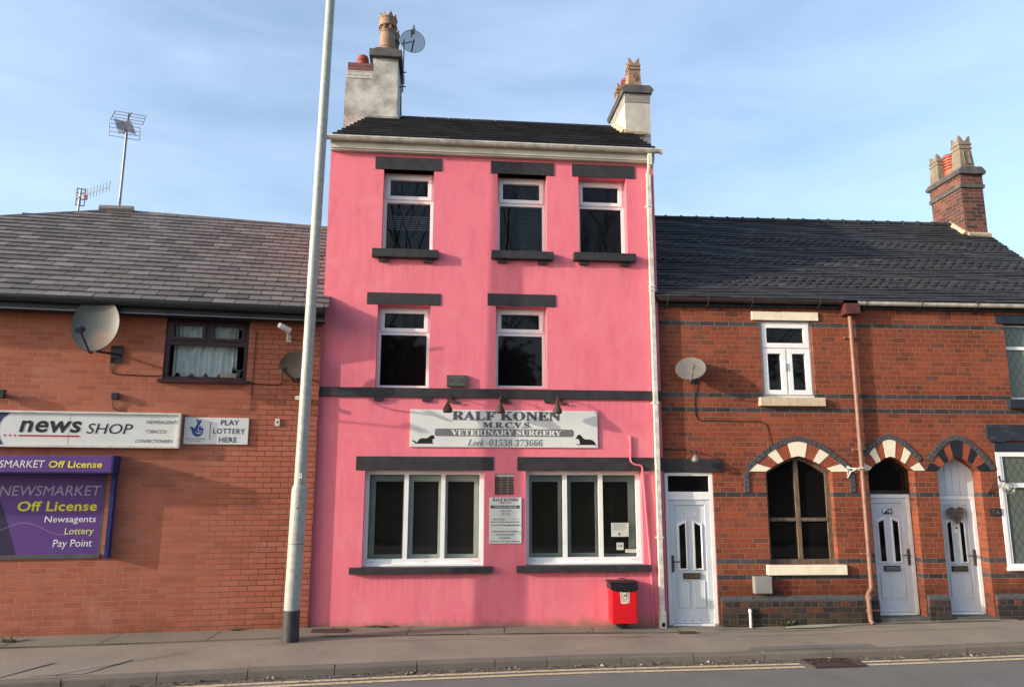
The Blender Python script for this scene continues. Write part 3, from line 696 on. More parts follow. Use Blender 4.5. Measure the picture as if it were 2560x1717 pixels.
for i in range(9):
    a = -4.0 + i * 0.45; ya, za = rz_(a); yb, zb = rz_(min(a + 0.45, 0.06)); 
    rd.tube([(a, ya, za + 0.005), (min(a + 0.45, 0.06) - 0.008, yb, zb + 0.005)], 0.055, 8)
rd.tube([(-4.22, 3.12, 7.005), (-3.66, 3.13, 7.03)], [0.085, 0.085], 8)
for i in range(8):
    a = -4.2 - i * 0.45; ya, za = rz_(a); yb, zb = rz_(a - 0.45); rd.tube([(a, ya, za), (a - 0.44, yb, zb)], 0.05, 8)
rd.build('ridge_tiles', 'slate', shop)
fa = MB(); fa.box(-7.6, 0.045, -0.27, -0.245, 4.41, 4.58); fa.box(-7.6, 0.045, -0.245, 0.0, 4.41, 4.43); fa.build('fascia', 'fascia_dark', shop)
gt = MB(); n_ = 10
for k in range(n_):
    a0, a1 = math.pi + math.pi * k / n_, math.pi + math.pi * (k + 1) / n_
    gt.face([(-7.6, -0.335 + 0.06 * math.cos(a0), 4.575 + 0.075 * math.sin(a0)), (0.05, -0.335 + 0.06 * math.cos(a0), 4.56 + 0.075 * math.sin(a0)), (0.05, -0.335 + 0.06 * math.cos(a1), 4.56 + 0.075 * math.sin(a1)), (-7.6, -0.335 + 0.06 * math.cos(a1), 4.575 + 0.075 * math.sin(a1))])
gt.box(-7.6, 0.05, -0.397, -0.39, 4.555, 4.58); gt.build('gutter', 'black_plastic', shop, smooth=True)
be = MB(); be.box(-7.6, 0.04, -0.275, -0.262, 4.405, 4.418); be.build('fascia_bead', 'alu', shop)
# its first floor window: maroon frame, two lights above a big one
f = MB(); y = 0.03; u0, u1, z0, z1 = -2.13, -1.01, 3.545, 4.43; zs = 4.075
for a, b, c, d in ((u0, u0 + .06, z0, z1), (u1 - .06, u1, z0, z1), (u0 + .06, u1 - .06, z0, z0 + .05), (u0 + .06, u1 - .06, z1 - .06, z1), (u0 + .06, u1 - .06, zs - .035, zs + .035), (-1.60, -1.54, zs + .035, z1 - .06)): f.box(a, b, y, y + 0.07, c, d)
for a, b in ((-2.07, -1.60), (-1.54, -1.07)):
    c, d = zs + .035, z1 - .06; f.box(a, a + .045, y - .02, y + .04, c, d); f.box(b - .045, b, y - .02, y + .04, c, d); f.box(a + .045, b - .045, y - .02, y + .04, c, c + .04); f.box(a + .045, b - .045, y - .02, y + .04, d - .04, d)
fo = f.build('window', 'maroon', shop)
for a, b, c, d in ((-2.07, -1.07, z0 + .05, zs - .035), (-2.025, -1.645, zs + .075, z1 - .10), (-1.495, -1.115, zs + .075, z1 - .10)):
    p = MB(); p.face([(a, y + .045, c), (b, y + .045, c), (b, y + .045, d), (a, y + .045, d)]); p.build('pane', 'clear', fo)
sl = MB(); sl.box(u0 - .05, u1 + .04, -0.06, 0.03, 3.50, 3.545); sl.build('window_sill', 'maroon', fo)
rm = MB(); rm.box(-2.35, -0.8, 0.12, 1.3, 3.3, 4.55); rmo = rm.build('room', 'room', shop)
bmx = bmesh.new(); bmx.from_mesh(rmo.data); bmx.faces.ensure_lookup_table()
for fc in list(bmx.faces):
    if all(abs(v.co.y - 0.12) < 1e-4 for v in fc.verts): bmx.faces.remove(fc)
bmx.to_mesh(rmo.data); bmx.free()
ct = LEFT.thing('net_curtain', 'white scalloped net curtain behind the maroon framed shop window', 'curtain', -1.57, 0.16, 4.33)
cm = MB(); nx, nz = 96, 14
def scal(x): return -0.66 - 0.085 * abs(math.sin((x + 0.02) * math.pi / 0.19)) + (0.10 if x > 0.33 else 0)
cg = [[cm.bm.verts.new((-0.47 + 0.86 * i / nx, 0.018 * math.sin(i * 0.75) + 0.014 * math.sin(i * 0.31 + 1), scal(-0.47 + 0.86 * i / nx) * j / nz)) for i in range(nx + 1)] for j in range(nz + 1)]
for j in range(nz):
    for i in range(nx): cm.bm.faces.new((cg[j][i], cg[j][i + 1], cg[j + 1][i + 1], cg[j + 1][i]))
cm.build('net', 'curtain', ct, smooth=True)
cr = MB(); cr.tube([(-0.5, 0, 0.01), (0.5, 0, 0.01)], 0.012, 8); cr.build('curtain_rod', 'upvc', ct)
bx = tag(MB().box(-0.11, 0.11, -0.05, 0.05, 0, 0.085).build('cardboard_box', plain('buff_cardboard', (0.55, 0.46, 0.32))), 'small buff cardboard box on the sill behind the shop window', 'box'); bx.location = LEFT.w(-1.28, 0.17, 3.585); bx.rotation_euler[2] = LEFT.a

# fascia box, shutter rail and printed window poster
sb = LEFT.thing('shop_canopy', 'purple shutter box above the window reading NEWSMARKET Off License', 'sign', -2.56, 0, 2.25)
MB().box(-3.8, -0.02, -0.29, -0.002, 0.012, 0.225, 0.006).build('canopy_box', 'purple', sb)
MB().box(-0.019, 0.0, -0.30, -0.002, 0.0, 0.232).box(-3.8, -0.02, -0.285, -0.003, 0.0, 0.011).build('end_cap', 'blue_paint', sb)
S = Sheet(0, 740, 1090, 1208, -1.36, -0.005, 0.0, 0.232); t1 = Ink(); t2 = Ink()
S.text(t1, 'NEWSMARKET', 'x', -146, 297, 1125, 1172, -0.2935, shear=0.1); S.text(t2, 'Off License', 'x', 323, 670, 1127, 1172, -0.2935, shear=0.06, bold=0.02, space=1.04)
t1.build('lettering', 'ink_white', sb); t2.build('lettering', 'ink_yellow', sb)
MB().box(-2.625, -2.575, -0.10, -0.002, 1.15, 2.245).build('shutter_rail', 'blue_paint', shop)
ps = LEFT.thing('window_poster', 'purple printed window panel reading Off License, Newsagents, Lottery, Pay Point', 'poster', -2.70, 0.05, 1.15)
MB().box(-3.5, -0.001, 0.012, 0.04, 0.05, 1.19).build('poster_panel', 'purple', ps)
fr = MB(); fr.box(-3.5, 0.0, -0.075, 0.03, 0.0, 0.05, 0.004); fr.box(-0.045, 0.0, -0.02, 0.011, 0.05, 1.19); fr.build('frame', 'grey_frame', ps)
S = Sheet(0, 640, 170, 715, -1.16, -0.045, 0.05, 1.10)
tw, ty, tl, tm, td = Ink(), Ink(), Ink(), Ink(), MB(); yy = 0.0095
S.text(tl, 'NEWSMARKET', 'x', -85, 617, 255, 323, yy, shear=0.12)
S.text(ty, 'Off License', 'x', 48, 600, 360, 427, yy, shear=0.06, bold=0.02, space=1.04)
S.text(tw, 'Newsagents', 'x', 243, 600, 460, 516, yy, shear=0.06, bold=0.003); S.text(tm, 'Lottery', 'x', 390, 594, 540, 597, yy, shear=0.06, bold=0.003); S.text(tw, 'Pay Point', 'x', 318, 588, 618, 682, yy, shear=0.06, bold=0.003)
pts = [(-120 + 640 * i / 40, 545 + 40 * math.sin(i * 0.18 + 2.2)) for i in range(41)]
sw = [(a, b - 1.2) for a, b in pts] + [(a, b + 1.2) for a, b in reversed(pts)]; S.poly(tl, sw, yy)
S.poly(td, [(-1500, 715), (70, 715), (-60, 380), (-200, 170), (-1500, 170)], 0.0105)
tw.build('lettering', 'ink_white', ps); ty.build('lettering', 'ink_yellow', ps); tl.build('lettering', 'ink_lilac', ps); tm.build('lettering', 'ink_lime', ps); td.build('printed_shape', 'purple_dark', ps)

nsn = LEFT.thing('shop_sign', 'long white sign reading news SHOP with grey frame on orange brick', 'sign', -1.82, 0, 2.59)
MB().box(-3.4, -0.03, -0.075, -0.002, 0.03, 0.45).build('sign_panel', 'white_board', nsn)
fr = MB(); fr.box(-3.4, 0, -0.10, -0.003, 0.0, 0.03); fr.box(-3.4, 0, -0.10, -0.003, 0.45, 0.478); fr.box(-0.03, 0, -0.10, -0.003, 0.03, 0.45); fr.build('sign_frame', 'sign_frame', nsn)
S = Sheet(0, 1180, 802, 1040, -2.235, 0.0, 0.0, 0.478); yy = -0.078
tk, tr, tb, tg = Ink(), MB(), MB(), MB()
S.text(tk, 'news', 'x', 128, 523, 866, 945, yy, shear=0.16, bold=0.022, space=1.06); S.text(tk, 'SHOP', 'x', 558, 860, 880, 948, yy, shear=0.2)
S.rect(tr, 130, 516, 961, 971, yy)
for a in (43, 75, 107): tr.disc(S.x(a), S.z(965), 0.013, yy)
S.text(tk, 'NEWSAGENTS', 'x', 950, 1165, 854, 877, yy, shear=0.1); S.text(tk, 'TOBACCO', 'x', 944, 1088, 918, 940, yy, shear=0.1); S.text(tk, 'CONFECTIONERY', 'x', 885, 1136, 983, 1005, yy, shear=0.1)
S.poly(tb, [(-620, 1025), (40, 1025), (16, 990), (3, 955), (-2, 920), (3, 885), (22, 850), (64, 817), (-620, 817)], yy)
S.rect(tg, 444, 446.5, 818, 1026, -0.0765)
tk.build('lettering', 'ink_black', nsn); tr.build('underline', 'ink_red', nsn); tb.build('blue_panel', 'ink_blue', nsn); tg.build('panel_joint', 'ink_mid', nsn)

lt = LEFT.thing('lottery_sign', 'white square-edged sign reading PLAY LOTTERY HERE beside the shop sign', 'sign', -1.78, 0, 2.65)
MB().box(0, 0.845, -0.022, -0.002, 0, 0.37, 0.003).build('sign_panel', 'white_board', lt)
S = Sheet(110, 1905, 35, 770, 0, 0.845, 0, 0.37); yy = -0.0245; a, b, c = Ink(), MB(), Ink()
S.text(a, 'PLAY', 'x', 1110, 1630, 95, 238, yy, bold=0.012); S.text(a, 'LOTTERY', 'x', 915, 1805, 332, 475, yy, bold=0.012, space=1.15); S.text(a, 'HERE', 'x', 1090, 1595, 570, 712, yy, bold=0.012, space=1.1)
S.rect(a, 822, 838, 155, 640, yy)
S.poly(b, [(245, 320), (290, 292), (345, 305), (390, 345), (412, 300), (450, 215), (495, 135), (535, 108), (575, 120), (560, 175), (520, 240), (500, 300), (480, 370), (500, 420), (545, 428), (590, 430), (640, 410), (625, 470), (590, 525), (530, 560), (450, 565), (380, 530), (335, 465), (320, 400), (290, 345)], yy)
S.poly(b, [(440, 150), (432, 105), (458, 78), (495, 118), (470, 160), (455, 180)], yy)
for cx, cy, rx_, ry_ in ((545, 345, 38, 72), (610, 365, 28, 52)): S.poly(b, [(cx + rx_ * math.cos(t * .4) * 1.0 + 6 * math.sin(-t * .4), cy - ry_ * math.sin(t * .4)) for t in range(16)], yy - 0.002)
wq = MB(); S.poly(wq, [(415, 405), (470, 455), (540, 468), (600, 455), (575, 480), (520, 490), (450, 470)], yy - 0.001)
for cx, cy, rx_, ry_ in ((545, 345, 52, 88), (610, 365, 40, 66)): S.poly(wq, [(cx + rx_ * math.cos(t * .4), cy - ry_ * math.sin(t * .4)) for t in range(16)], yy - 0.001)
S.text(c, 'THE NATIONAL', 'x', 160, 720, 600, 645, yy); S.text(c, 'LOTTERY', 'x', 268, 600, 668, 710, yy)
a.build('lettering', 'ink_blue', lt); b.build('hand_emblem', plain('royal_blue_ink', (0.03, 0.06, 0.24)), lt); wq.build('emblem_lines', 'white_board', lt); c.build('lettering', 'ink_red', lt)

# dishes, camera, boxes and cables on the shop
d1 = LEFT.thing('satellite_dish', 'large dark grey satellite dish with rusty patch high on the shop wall', 'satellite dish', -2.80, 0, 3.85)
def rusty():
    k = NT('grey_dish_with_rust'); sep = k.n('SeparateXYZ'); k.put(sep.inputs[0], k.obj())
    x = k.math('DIVIDE', k.math('ADD', sep.outputs[0], 0.02), 0.24); z = k.math('DIVIDE', k.math('SUBTRACT', sep.outputs[2], 0.16), 0.2)
    r = k.math('SQRT', k.math('ADD', k.math('MULTIPLY', x, x), k.math('MULTIPLY', z, z)))
    g = k.math('ADD', r, k.math('MULTIPLY_ADD', k.noise(9, 6, 0.7, sc3=(2, 1, 0.7)), 1.3, -0.65))
    f = k.ramp(g, [(0.45, 1.0), (0.95, 0.0)])
    return k.done(k.mix(k.math('MULTIPLY', f, 0.75), (0.048, 0.056, 0.058), (0.15, 0.10, 0.06)), 0.42, 0.0, 0.5)
dish_parts(d1, (-0.13, -0.36, 0.37), (-0.10, -0.985, 0.10), 0.305, 0.375, 0.05, rusty(), 'black_plastic', 0.02, (0.06, 0, 0.02), arm_len=0.42, lnb=0.038, arm_drop=0.93, foot=0.12)
d2 = LEFT.thing('satellite_dish', 'small brown grimy satellite dish half hidden behind the lamp post', 'satellite dish', -0.35, 0, 3.70)
dish_parts(d2, (0.03, -0.23, 0.07), (-0.15, -0.95, 0.0), 0.235, 0.19, 0.03, 'dish_brown', 'dish_brown', -0.1, (0.03, 0, -0.06), arm_len=0.28, lnb=0.022)
def cable(label, frame, pts, r=0.006, m='cable', name='cable', cat='cable'):
    o = tag(MB().tube([(p[0], p[1] if len(p) > 2 else -0.009, p[-1]) for p in pts], r, 6).build(name, m), label, cat)
    o.location = frame.o; o.rotation_euler[2] = frame.a; return o
cable('black cable looping from the large grey dish to the maroon window', LEFT, [(-2.80, -0.03, 3.84), (-2.80, 3.70), (-2.79, 3.62), (-2.74, 3.595), (-2.5, 3.59), (-2.2, 3.585), (-2.13, 3.60)])
cable('brown cable running from the maroon window sill to the small brown dish', LEFT, [(-1.02, 3.55), (-0.9, 3.51), (-0.7, 3.50), (-0.55, 3.505), (-0.52, 3.55), (-0.515, -0.05, 3.68)])
cable('thin black cable hanging straight down beside the maroon shop window', LEFT, [(-0.915, 4.28), (-0.917, 3.9), (-0.925, 3.5), (-0.93, 3.12)], 0.005)
cc = LEFT.thing('security_camera', 'small white bullet camera on a bracket under the shop eaves', 'camera', -0.46, 0, 4.18)
MB().tube([(-0.12, -0.24, 0.155), (-0.10, -0.22, 0.145), (0.02, -0.13, 0.10)], [0.036, 0.042, 0.042], 12).build('camera_housing', 'upvc', cc)
MB().tube([(0.0, -0.003, 0), (0.0, -0.06, 0.0), (0.0, -0.10, 0.05), (-0.02, -0.15, 0.085)], 0.018, 8).box(-0.035, 0.035, -0.012, -0.002, -0.05, 0.05).build('bracket', 'sign_frame', cc)
jb = LEFT.thing('junction_box', 'small black square electrical box above the white shop sign', 'electrical box', -2.70, 0, 3.25)
MB().box(-0.045, 0.045, -0.06, -0.002, 0, 0.082, 0.006).build('box_body', 'black_plastic', jb)
MB().tube([(-0.02, -0.03, 0.0), (-0.02, -0.02, -0.1), (0.0, -0.02, -0.13), (0.1, -0.02, -0.175), (0.2, -0.02, -0.185)], 0.008, 6).build('cable', 'cable', jb)
jb2 = LEFT.thing('wall_lamp', 'dark floodlight at the far left edge above the shop sign', 'lamp', -4.10, 0, 3.22)
MB().box(-0.09, 0.075, -0.12, -0.05, 0, 0.12, 0.008).build('lamp_body', 'black_plastic', jb2); MB().box(-0.02, 0.02, -0.05, -0.002, 0.03, 0.08).build('bracket', 'fascia_dark', jb2)
bp = LEFT.thing('bell_push', 'pale grey bell push plate on brick beside the lamp post', 'bell push', -0.55, 0, 2.915)
MB().box(-0.032, 0.032, -0.018, -0.002, 0, 0.105, 0.003).build('plate', 'sign_frame', bp); MB().disc(0, 0.055, 0.014, -0.0195).build('button', 'ink_black', bp)
sp = LEFT.thing('sensor_light', 'tiny white movement sensor below the small brown dish', 'sensor', -0.27, 0, 3.29)
MB().box(-0.05, 0.01, -0.05, -0.002, 0, 0.06, 0.006).build('sensor_body', 'sign_frame', sp); MB().tube([(0.035, -0.03, 0.02), (0.035, -0.085, 0.005)], 0.028, 10).build('sensor_head', 'sign_frame', sp)
mast = LEFT.thing('television_aerial', 'tall grid television aerial on a long mast over the slate roof', 'aerial', -3.93, 3.2, 6.95)
MB().tube([(0, 0, 0), (0.0, 0, 1.62)], 0.026, 8).build('mast', 'alu', mast)
g = MB()
for z0_, z1_, x0_, x1_, sk in ((1.85, 2.03, -0.31, 0.26, 0.07), (1.53, 1.78, -0.31, 0.23, -0.01)):
    for i in range(4):
        t = i / 3; z_ = z0_ + (z1_ - z0_) * t; g.tube([(x0_ + sk * t, 0.02, z_ + 0.02), (x1_ + sk * t * 0.6, 0.02, z_ - 0.03)], 0.006, 4)
    for xx in (x0_, -0.02, x1_): g.tube([(xx, 0.02, z0_ + (0.02 if xx < 0 else -0.03)), (xx + sk * (1 if xx < 0 else 0.6), 0.02, z1_ + (0.02 if xx < 0 else -0.03))], 0.008, 5)
g.build('reflector_grid', 'alu', mast)
bo = MB(); p0, p1 = Vector((-0.12, 0.1, 1.90)), Vector((0.24, -0.75, 1.30)); bo.tube([p0, p1], 0.013, 6); q0 = p0 + Vector((0.06, 0, -0.14)); bo.tube([q0, Vector((0.12, -0.5, 1.38))], 0.012, 6); bo.tube([(0, 0, 1.6), (0, 0.02, 2.02)], 0.014, 6); bo.build('boom', 'fascia_dark', mast)
el = MB()
for i in range(14):
    c = p0.lerp(p1, 0.12 + i * 0.066); s_ = 0.16; el.tube([c + Vector((-s_, -0.02, 0.05)), c + Vector((0, 0, 0.01)), c + Vector((s_, 0.02, -0.03))], 0.005, 4); el.tube([c + Vector((-s_ * .8, 0.02, -0.04)), c, c + Vector((s_ * .8, -0.02, 0.05))], 0.005, 4)
el.build('elements', 'alu', mast)
a2 = LEFT.thing('television_aerial', 'small pale aerial with pink plastic joint peeping over the left roof', 'aerial', -4.64, 3.25, 6.68)
MB().tube([(0, 0, 0), (0.02, 0, 0.72)], 0.02, 8).build('mast', 'alu', a2)
g = MB()
for z_ in (0.42, 0.54, 0.66, 0.74): g.tube([(-0.04, 0, z_), (0.10, 0, z_ - 0.01)], 0.012, 4)
for x_ in (-0.04, 0.03, 0.10): g.tube([(x_, 0, 0.41), (x_, 0, 0.75)], 0.011, 4)
g.build('reflector_grid', 'alu', a2)
g = MB(); g.tube([(-0.05, 0, 0.56), (0.62, -0.35, 0.70)], 0.010, 6)
for i in range(9):
    t = 0.25 + i * 0.093; c = Vector((-0.05 + 0.67 * t, -0.35 * t, 0.56 + 0.14 * t)); g.tube([c + Vector((0, 0, -0.10)), c + Vector((0, 0, 0.10))], 0.005, 4)
g.build('boom', 'alu', a2)
MB().box(0.10, 0.16, -0.08, -0.02, 0.52, 0.60, 0.01).build('joint', plain('faded_pink_plastic', (0.6, 0.32, 0.28)), a2)

# street lamp column
lp = thing('street_lamp', 'tall grey galvanised lamp post with black base on the pavement', 'street lamp', (-2.825, 9.905, 0.11))
MB().tube([(0, 0, 0), (0, 0, 0.42)], [0.108, 0.103], 24).build('base', 'pole_base', lp, smooth=True)
MB().tube([(0, 0, 0.42), (0.018, 0, 1.92), (0.018, 0, 1.95), (0.019, 0, 2.0)], [0.102, 0.102, 0.100, 0.078], 24).build('lower_column', 'galv', lp, smooth=True)
MB().tube([(0.019, 0, 2.0), (0.05, 0, 5.0), (0.10, 0, 9.2)], [0.077, 0.072, 0.064], 24).build('column', 'galv', lp, smooth=True)
la = MB().tube([(0.10, 0, 9.2), (0.10, -0.1, 9.6), (0.10, -0.6, 9.85), (0.10, -1.0, 9.9)], 0.035, 8).build('bracket_arm', 'galv', lp)
MB().box(-0.02, 0.22, -1.6, -1.0, 9.86, 9.98, 0.03).build('lantern', 'alu', lp)
dr = MB(); dr.tube([(0.012, 0, 1.24), (0.012, 0, 1.246)], 0.1035, 24); dr.tube([(0.03, -0.103, 1.70), (0.03, -0.106, 1.70)], 0.012, 8); dr.build('inspection_door', 'pole_base', lp)
st = MB(); st.box(0.02, 0.062, -0.083, -0.078, 2.085, 2.145); sto = st.build('number_sticker', 'white_board', lp)
t = MB(); letters(t, '9', 'x', 0.03, 0.051, 2.095, 2.135, -0.0845); t.build('lettering', 'ink_black', sto)

# ------------------------------------------------------------------ the pink three storey house
pk = PINK.house('pink_house', 'tall three storey bright pink house with dark grey lintels and sills', 'house')
WTOP = [(0.82, 1.595, 5.60), (2.59, 3.365, 5.625), (3.875, 4.645, 5.635)]
WMID = [(0.80, 1.585, 3.505), (2.575, 3.355, 3.525)]
WLOW = [(0.70, 2.42, 0.955), (3.03, 4.765, 0.96)]
PW = 5.10
holes = [arch_rect(a, b, c, 6.905) for a, b, c in WTOP] + [arch_rect(a, b, c, 4.755 if a < 2 else 4.775) for a, b, c in WMID] + [arch_rect(a, b, c, 2.305) for a, b, c in WLOW]
holes.append(arch_rect(2.575, 2.865, 1.955, 2.262))
wb = MB(); wb.sheet_holes([(0, -0.3), (PW, -0.3), (PW, 7.42), (0, 7.42)], holes, 0.0, 0.17)
SK = 0.155
wb.face([(0, 0, -0.3), (SK * 5, 5, -0.3), (SK * 5, 5, 7.40), (0, 0, 7.42)]); wb.face([(PW, 0, -0.3), (PW, 5, -0.3), (PW, 5, 7.40), (PW, 0, 7.42)])
wb.face([(0, 0, 7.42), (SK * 5, 5, 7.40), (SK * 2.25, 2.25, 8.86)]); wb.face([(PW, 0, 7.42), (PW, 5, 7.40), (PW, 2.25, 8.86)]); wb.face([(SK * 5, 5, -0.3), (PW, 5, -0.3), (PW, 5, 7.4), (SK * 5, 5, 7.4)])
wb.build('wall', 'pink', pk)
tile_slope(lambda b: -0.02 + SK * max(0, b - 0.12), lambda b: PW + 0.07, -0.12, 7.345, 0.665, lambda u: 2.37, 0.262, 0.33, 0.034, jit=0.004, gap=0.003).build('roof', 'conc_tile', pk, norm=False)
ub = MB(); ub.face([(-0.02, -0.10, 7.335), (PW + 0.06, -0.10, 7.335), (PW + 0.06, 2.25, 8.895), (0.33, 2.25, 8.895)]); ub.face([(0.33, 2.25, 8.895), (PW + 0.06, 2.25, 8.895), (PW + 0.06, 5.1, 7.3), (0.75, 5.1, 7.3)]); ub.build('roof_underlay', 'fascia_dark', pk)
rd = MB(); u = 0.9
while u < PW - 0.1: rd.tube([(u, 2.26, 8.90), (min(u + 0.44, PW), 2.26, 8.90)], 0.06, 8); u += 0.45
rd.build('ridge_tiles', 'conc_tile', pk)
fa = MB(); fa.box(0.005, PW - 0.005, -0.10, -0.078, 7.19, 7.36); fa.box(0.005, PW - 0.005, -0.078, -0.002, 7.165, 7.19); fa.build('fascia', 'fascia_cream', pk)
gt = MB(); gz = lambda u: 7.335 - 0.0 * u
for k in range(10):
    a0, a1 = math.pi + math.pi * k / 10, math.pi + math.pi * (k + 1) / 10
    gt.face([(-0.07, -0.165 + 0.050 * math.cos(a0), 7.335 + 0.052 * math.sin(a0)), (PW + 0.09, -0.165 + 0.050 * math.cos(a0), 7.335 + 0.052 * math.sin(a0)), (PW + 0.09, -0.165 + 0.050 * math.cos(a1), 7.335 + 0.052 * math.sin(a1)), (-0.07, -0.165 + 0.050 * math.cos(a1), 7.335 + 0.052 * math.sin(a1))])
gt.box(-0.07, PW + 0.09, -0.221, -0.214, 7.325, 7.345); gt.tube([(-0.075, -0.165, 7.32), (-0.06, -0.165, 7.32)], 0.062, 12); gt.tube([(PW + 0.08, -0.165, 7.322), (PW + 0.10, -0.165, 7.322)], 0.055, 12)
go = gt.build('gutter', 'gutter_white', pk, smooth=True)
for u in (0.12, 0.86, 1.60, 2.34, 3.10, 3.60, 3.66, 4.08, 4.78, 5.06):
    cl = MB()
    for k in range(8):
        a0, a1 = math.pi + math.pi * k / 8, math.pi + math.pi * (k + 1) / 8
        cl.face([(u, -0.165 + 0.056 * math.cos(a0), 7.34 + 0.059 * math.sin(a0)), (u + 0.025, -0.165 + 0.056 * math.cos(a0), 7.34 + 0.059 * math.sin(a0)), (u + 0.025, -0.165 + 0.056 * math.cos(a1), 7.34 + 0.059 * math.sin(a1)), (u, -0.165 + 0.056 * math.cos(a1), 7.34 + 0.059 * math.sin(a1))])
    cl.build('gutter_clip', 'fascia_cream', go)
for a, b, c, d in ((0.685, 1.71, 6.905, 7.107), (2.48, 3.48, 6.905, 7.112), (3.773, 4.79, 6.908, 7.117)):
    lb = MB(); lb.box(a, b, -0.012, 0.16, c, d, 0.004); lb.build('lintel', 'black_paint', pk)
for a, b, c, d in ((0.635, 1.733, 4.757, 4.938), (2.446, 3.49, 4.777, 4.966)):
    MB().box(a, b, -0.012, 0.16, c, d, 0.004).build('lintel', 'black_paint', pk)
for a, b in ((0.569, 2.554), (2.905, 5.098)): MB().box(a, b, -0.014, 0.16, 2.306, 2.503, 0.004).build('lintel', 'black_paint', pk)
for a, b, c, d in ((0.69, 1.69, 5.475, 5.603), (2.496, 3.456, 5.503, 5.628), (3.77, 4.755, 5.512, 5.638)):
    so = MB().box(a, b, -0.10, 0.15, c, d, 0.008).build('window_sill', 'black_paint', pk)
    MB().prism([(a + 0.09, c), (a + 0.24, c), (a + 0.225, c - 0.06), (a + 0.10, c - 0.06)], -0.05, 0.0).build('corbel', 'black_paint', so); MB().prism([(b - 0.24, c), (b - 0.09, c), (b - 0.10, c - 0.06), (b - 0.23, c - 0.06)], -0.05, 0.0).build('corbel', 'black_paint', so)
for a, b, c, d in ((0.535, 2.548, 0.87, 0.958), (2.893, 4.857, 0.872, 0.963)): MB().box(a, b, -0.085, 0.15, c, d, 0.006).build('window_sill', 'black_paint', pk)
sc_ = MB(); e = [0.005, 0.70, 2.12, 3.47, 4.0, PW + 0.01]
for a, b in zip(e, e[1:]): sc_.box(a, b - 0.003, -0.035, 0.02, 3.365, 3.50, 0.003)
so = sc_.build('string_course', 'black_paint', pk)
for a in (0.78, 1.485, 2.64, 3.30): MB().prism([(a, 3.364), (a + 0.15, 3.364), (a + 0.135, 3.30), (a + 0.015, 3.30)], -0.03, 0.0).build('corbel', 'black_paint', so)
for i, (a, b, c) in enumerate(WTOP): upvc_window(pk, a, b, c, 6.905 - 0.003, 0.17, 0.66, mats=('upvc', 'clear' if i < 2 else 'glass'), fw=0.05)
for a, b, c in WMID: upvc_window(pk, a, b, c, (4.755 if a < 2 else 4.775) - 0.003, 0.17, 0.68, fw=0.05)
# blinds behind two of the top windows, each with a dark room behind it
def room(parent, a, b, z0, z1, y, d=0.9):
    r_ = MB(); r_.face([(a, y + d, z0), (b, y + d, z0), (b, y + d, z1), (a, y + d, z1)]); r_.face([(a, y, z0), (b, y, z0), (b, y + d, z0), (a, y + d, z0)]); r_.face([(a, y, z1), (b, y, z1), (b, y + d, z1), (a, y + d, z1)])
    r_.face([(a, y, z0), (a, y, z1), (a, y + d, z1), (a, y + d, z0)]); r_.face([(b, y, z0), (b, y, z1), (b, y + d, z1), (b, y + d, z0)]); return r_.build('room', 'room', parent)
def blind(name, label, u0, u1, z0, z1, y, step=0.035):
    t = PINK.thing(name, label, 'blind', (u0 + u1) / 2, y, z1); h = (u1 - u0) / 2; b = MB(); z = 0
    while z > z0 - z1: b.face([(-h, 0, z), (h, 0, z), (h, 0.02, z + step * 0.55), (-h, 0.02, z + step * 0.55)]); z -= step
    b.build('slats', 'blind', t, norm=False); c = MB()
    for x_ in (-h * 0.6, h * 0.6): c.tube([(x_, 0.01, 0), (x_, 0.01, z0 - z1)], 0.002, 4)
    c.build('cords', 'blind', t)
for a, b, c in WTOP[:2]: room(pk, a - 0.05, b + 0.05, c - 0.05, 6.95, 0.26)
blind('venetian_blind', 'narrow strip of grey blind across the leftmost top floor window', 0.88, 1.54, 6.02, 6.24, 0.29)
blind('venetian_blind', 'grey slatted blind drawn over the right half of the middle top window', 2.95, 3.32, 5.66, 6.80, 0.29)
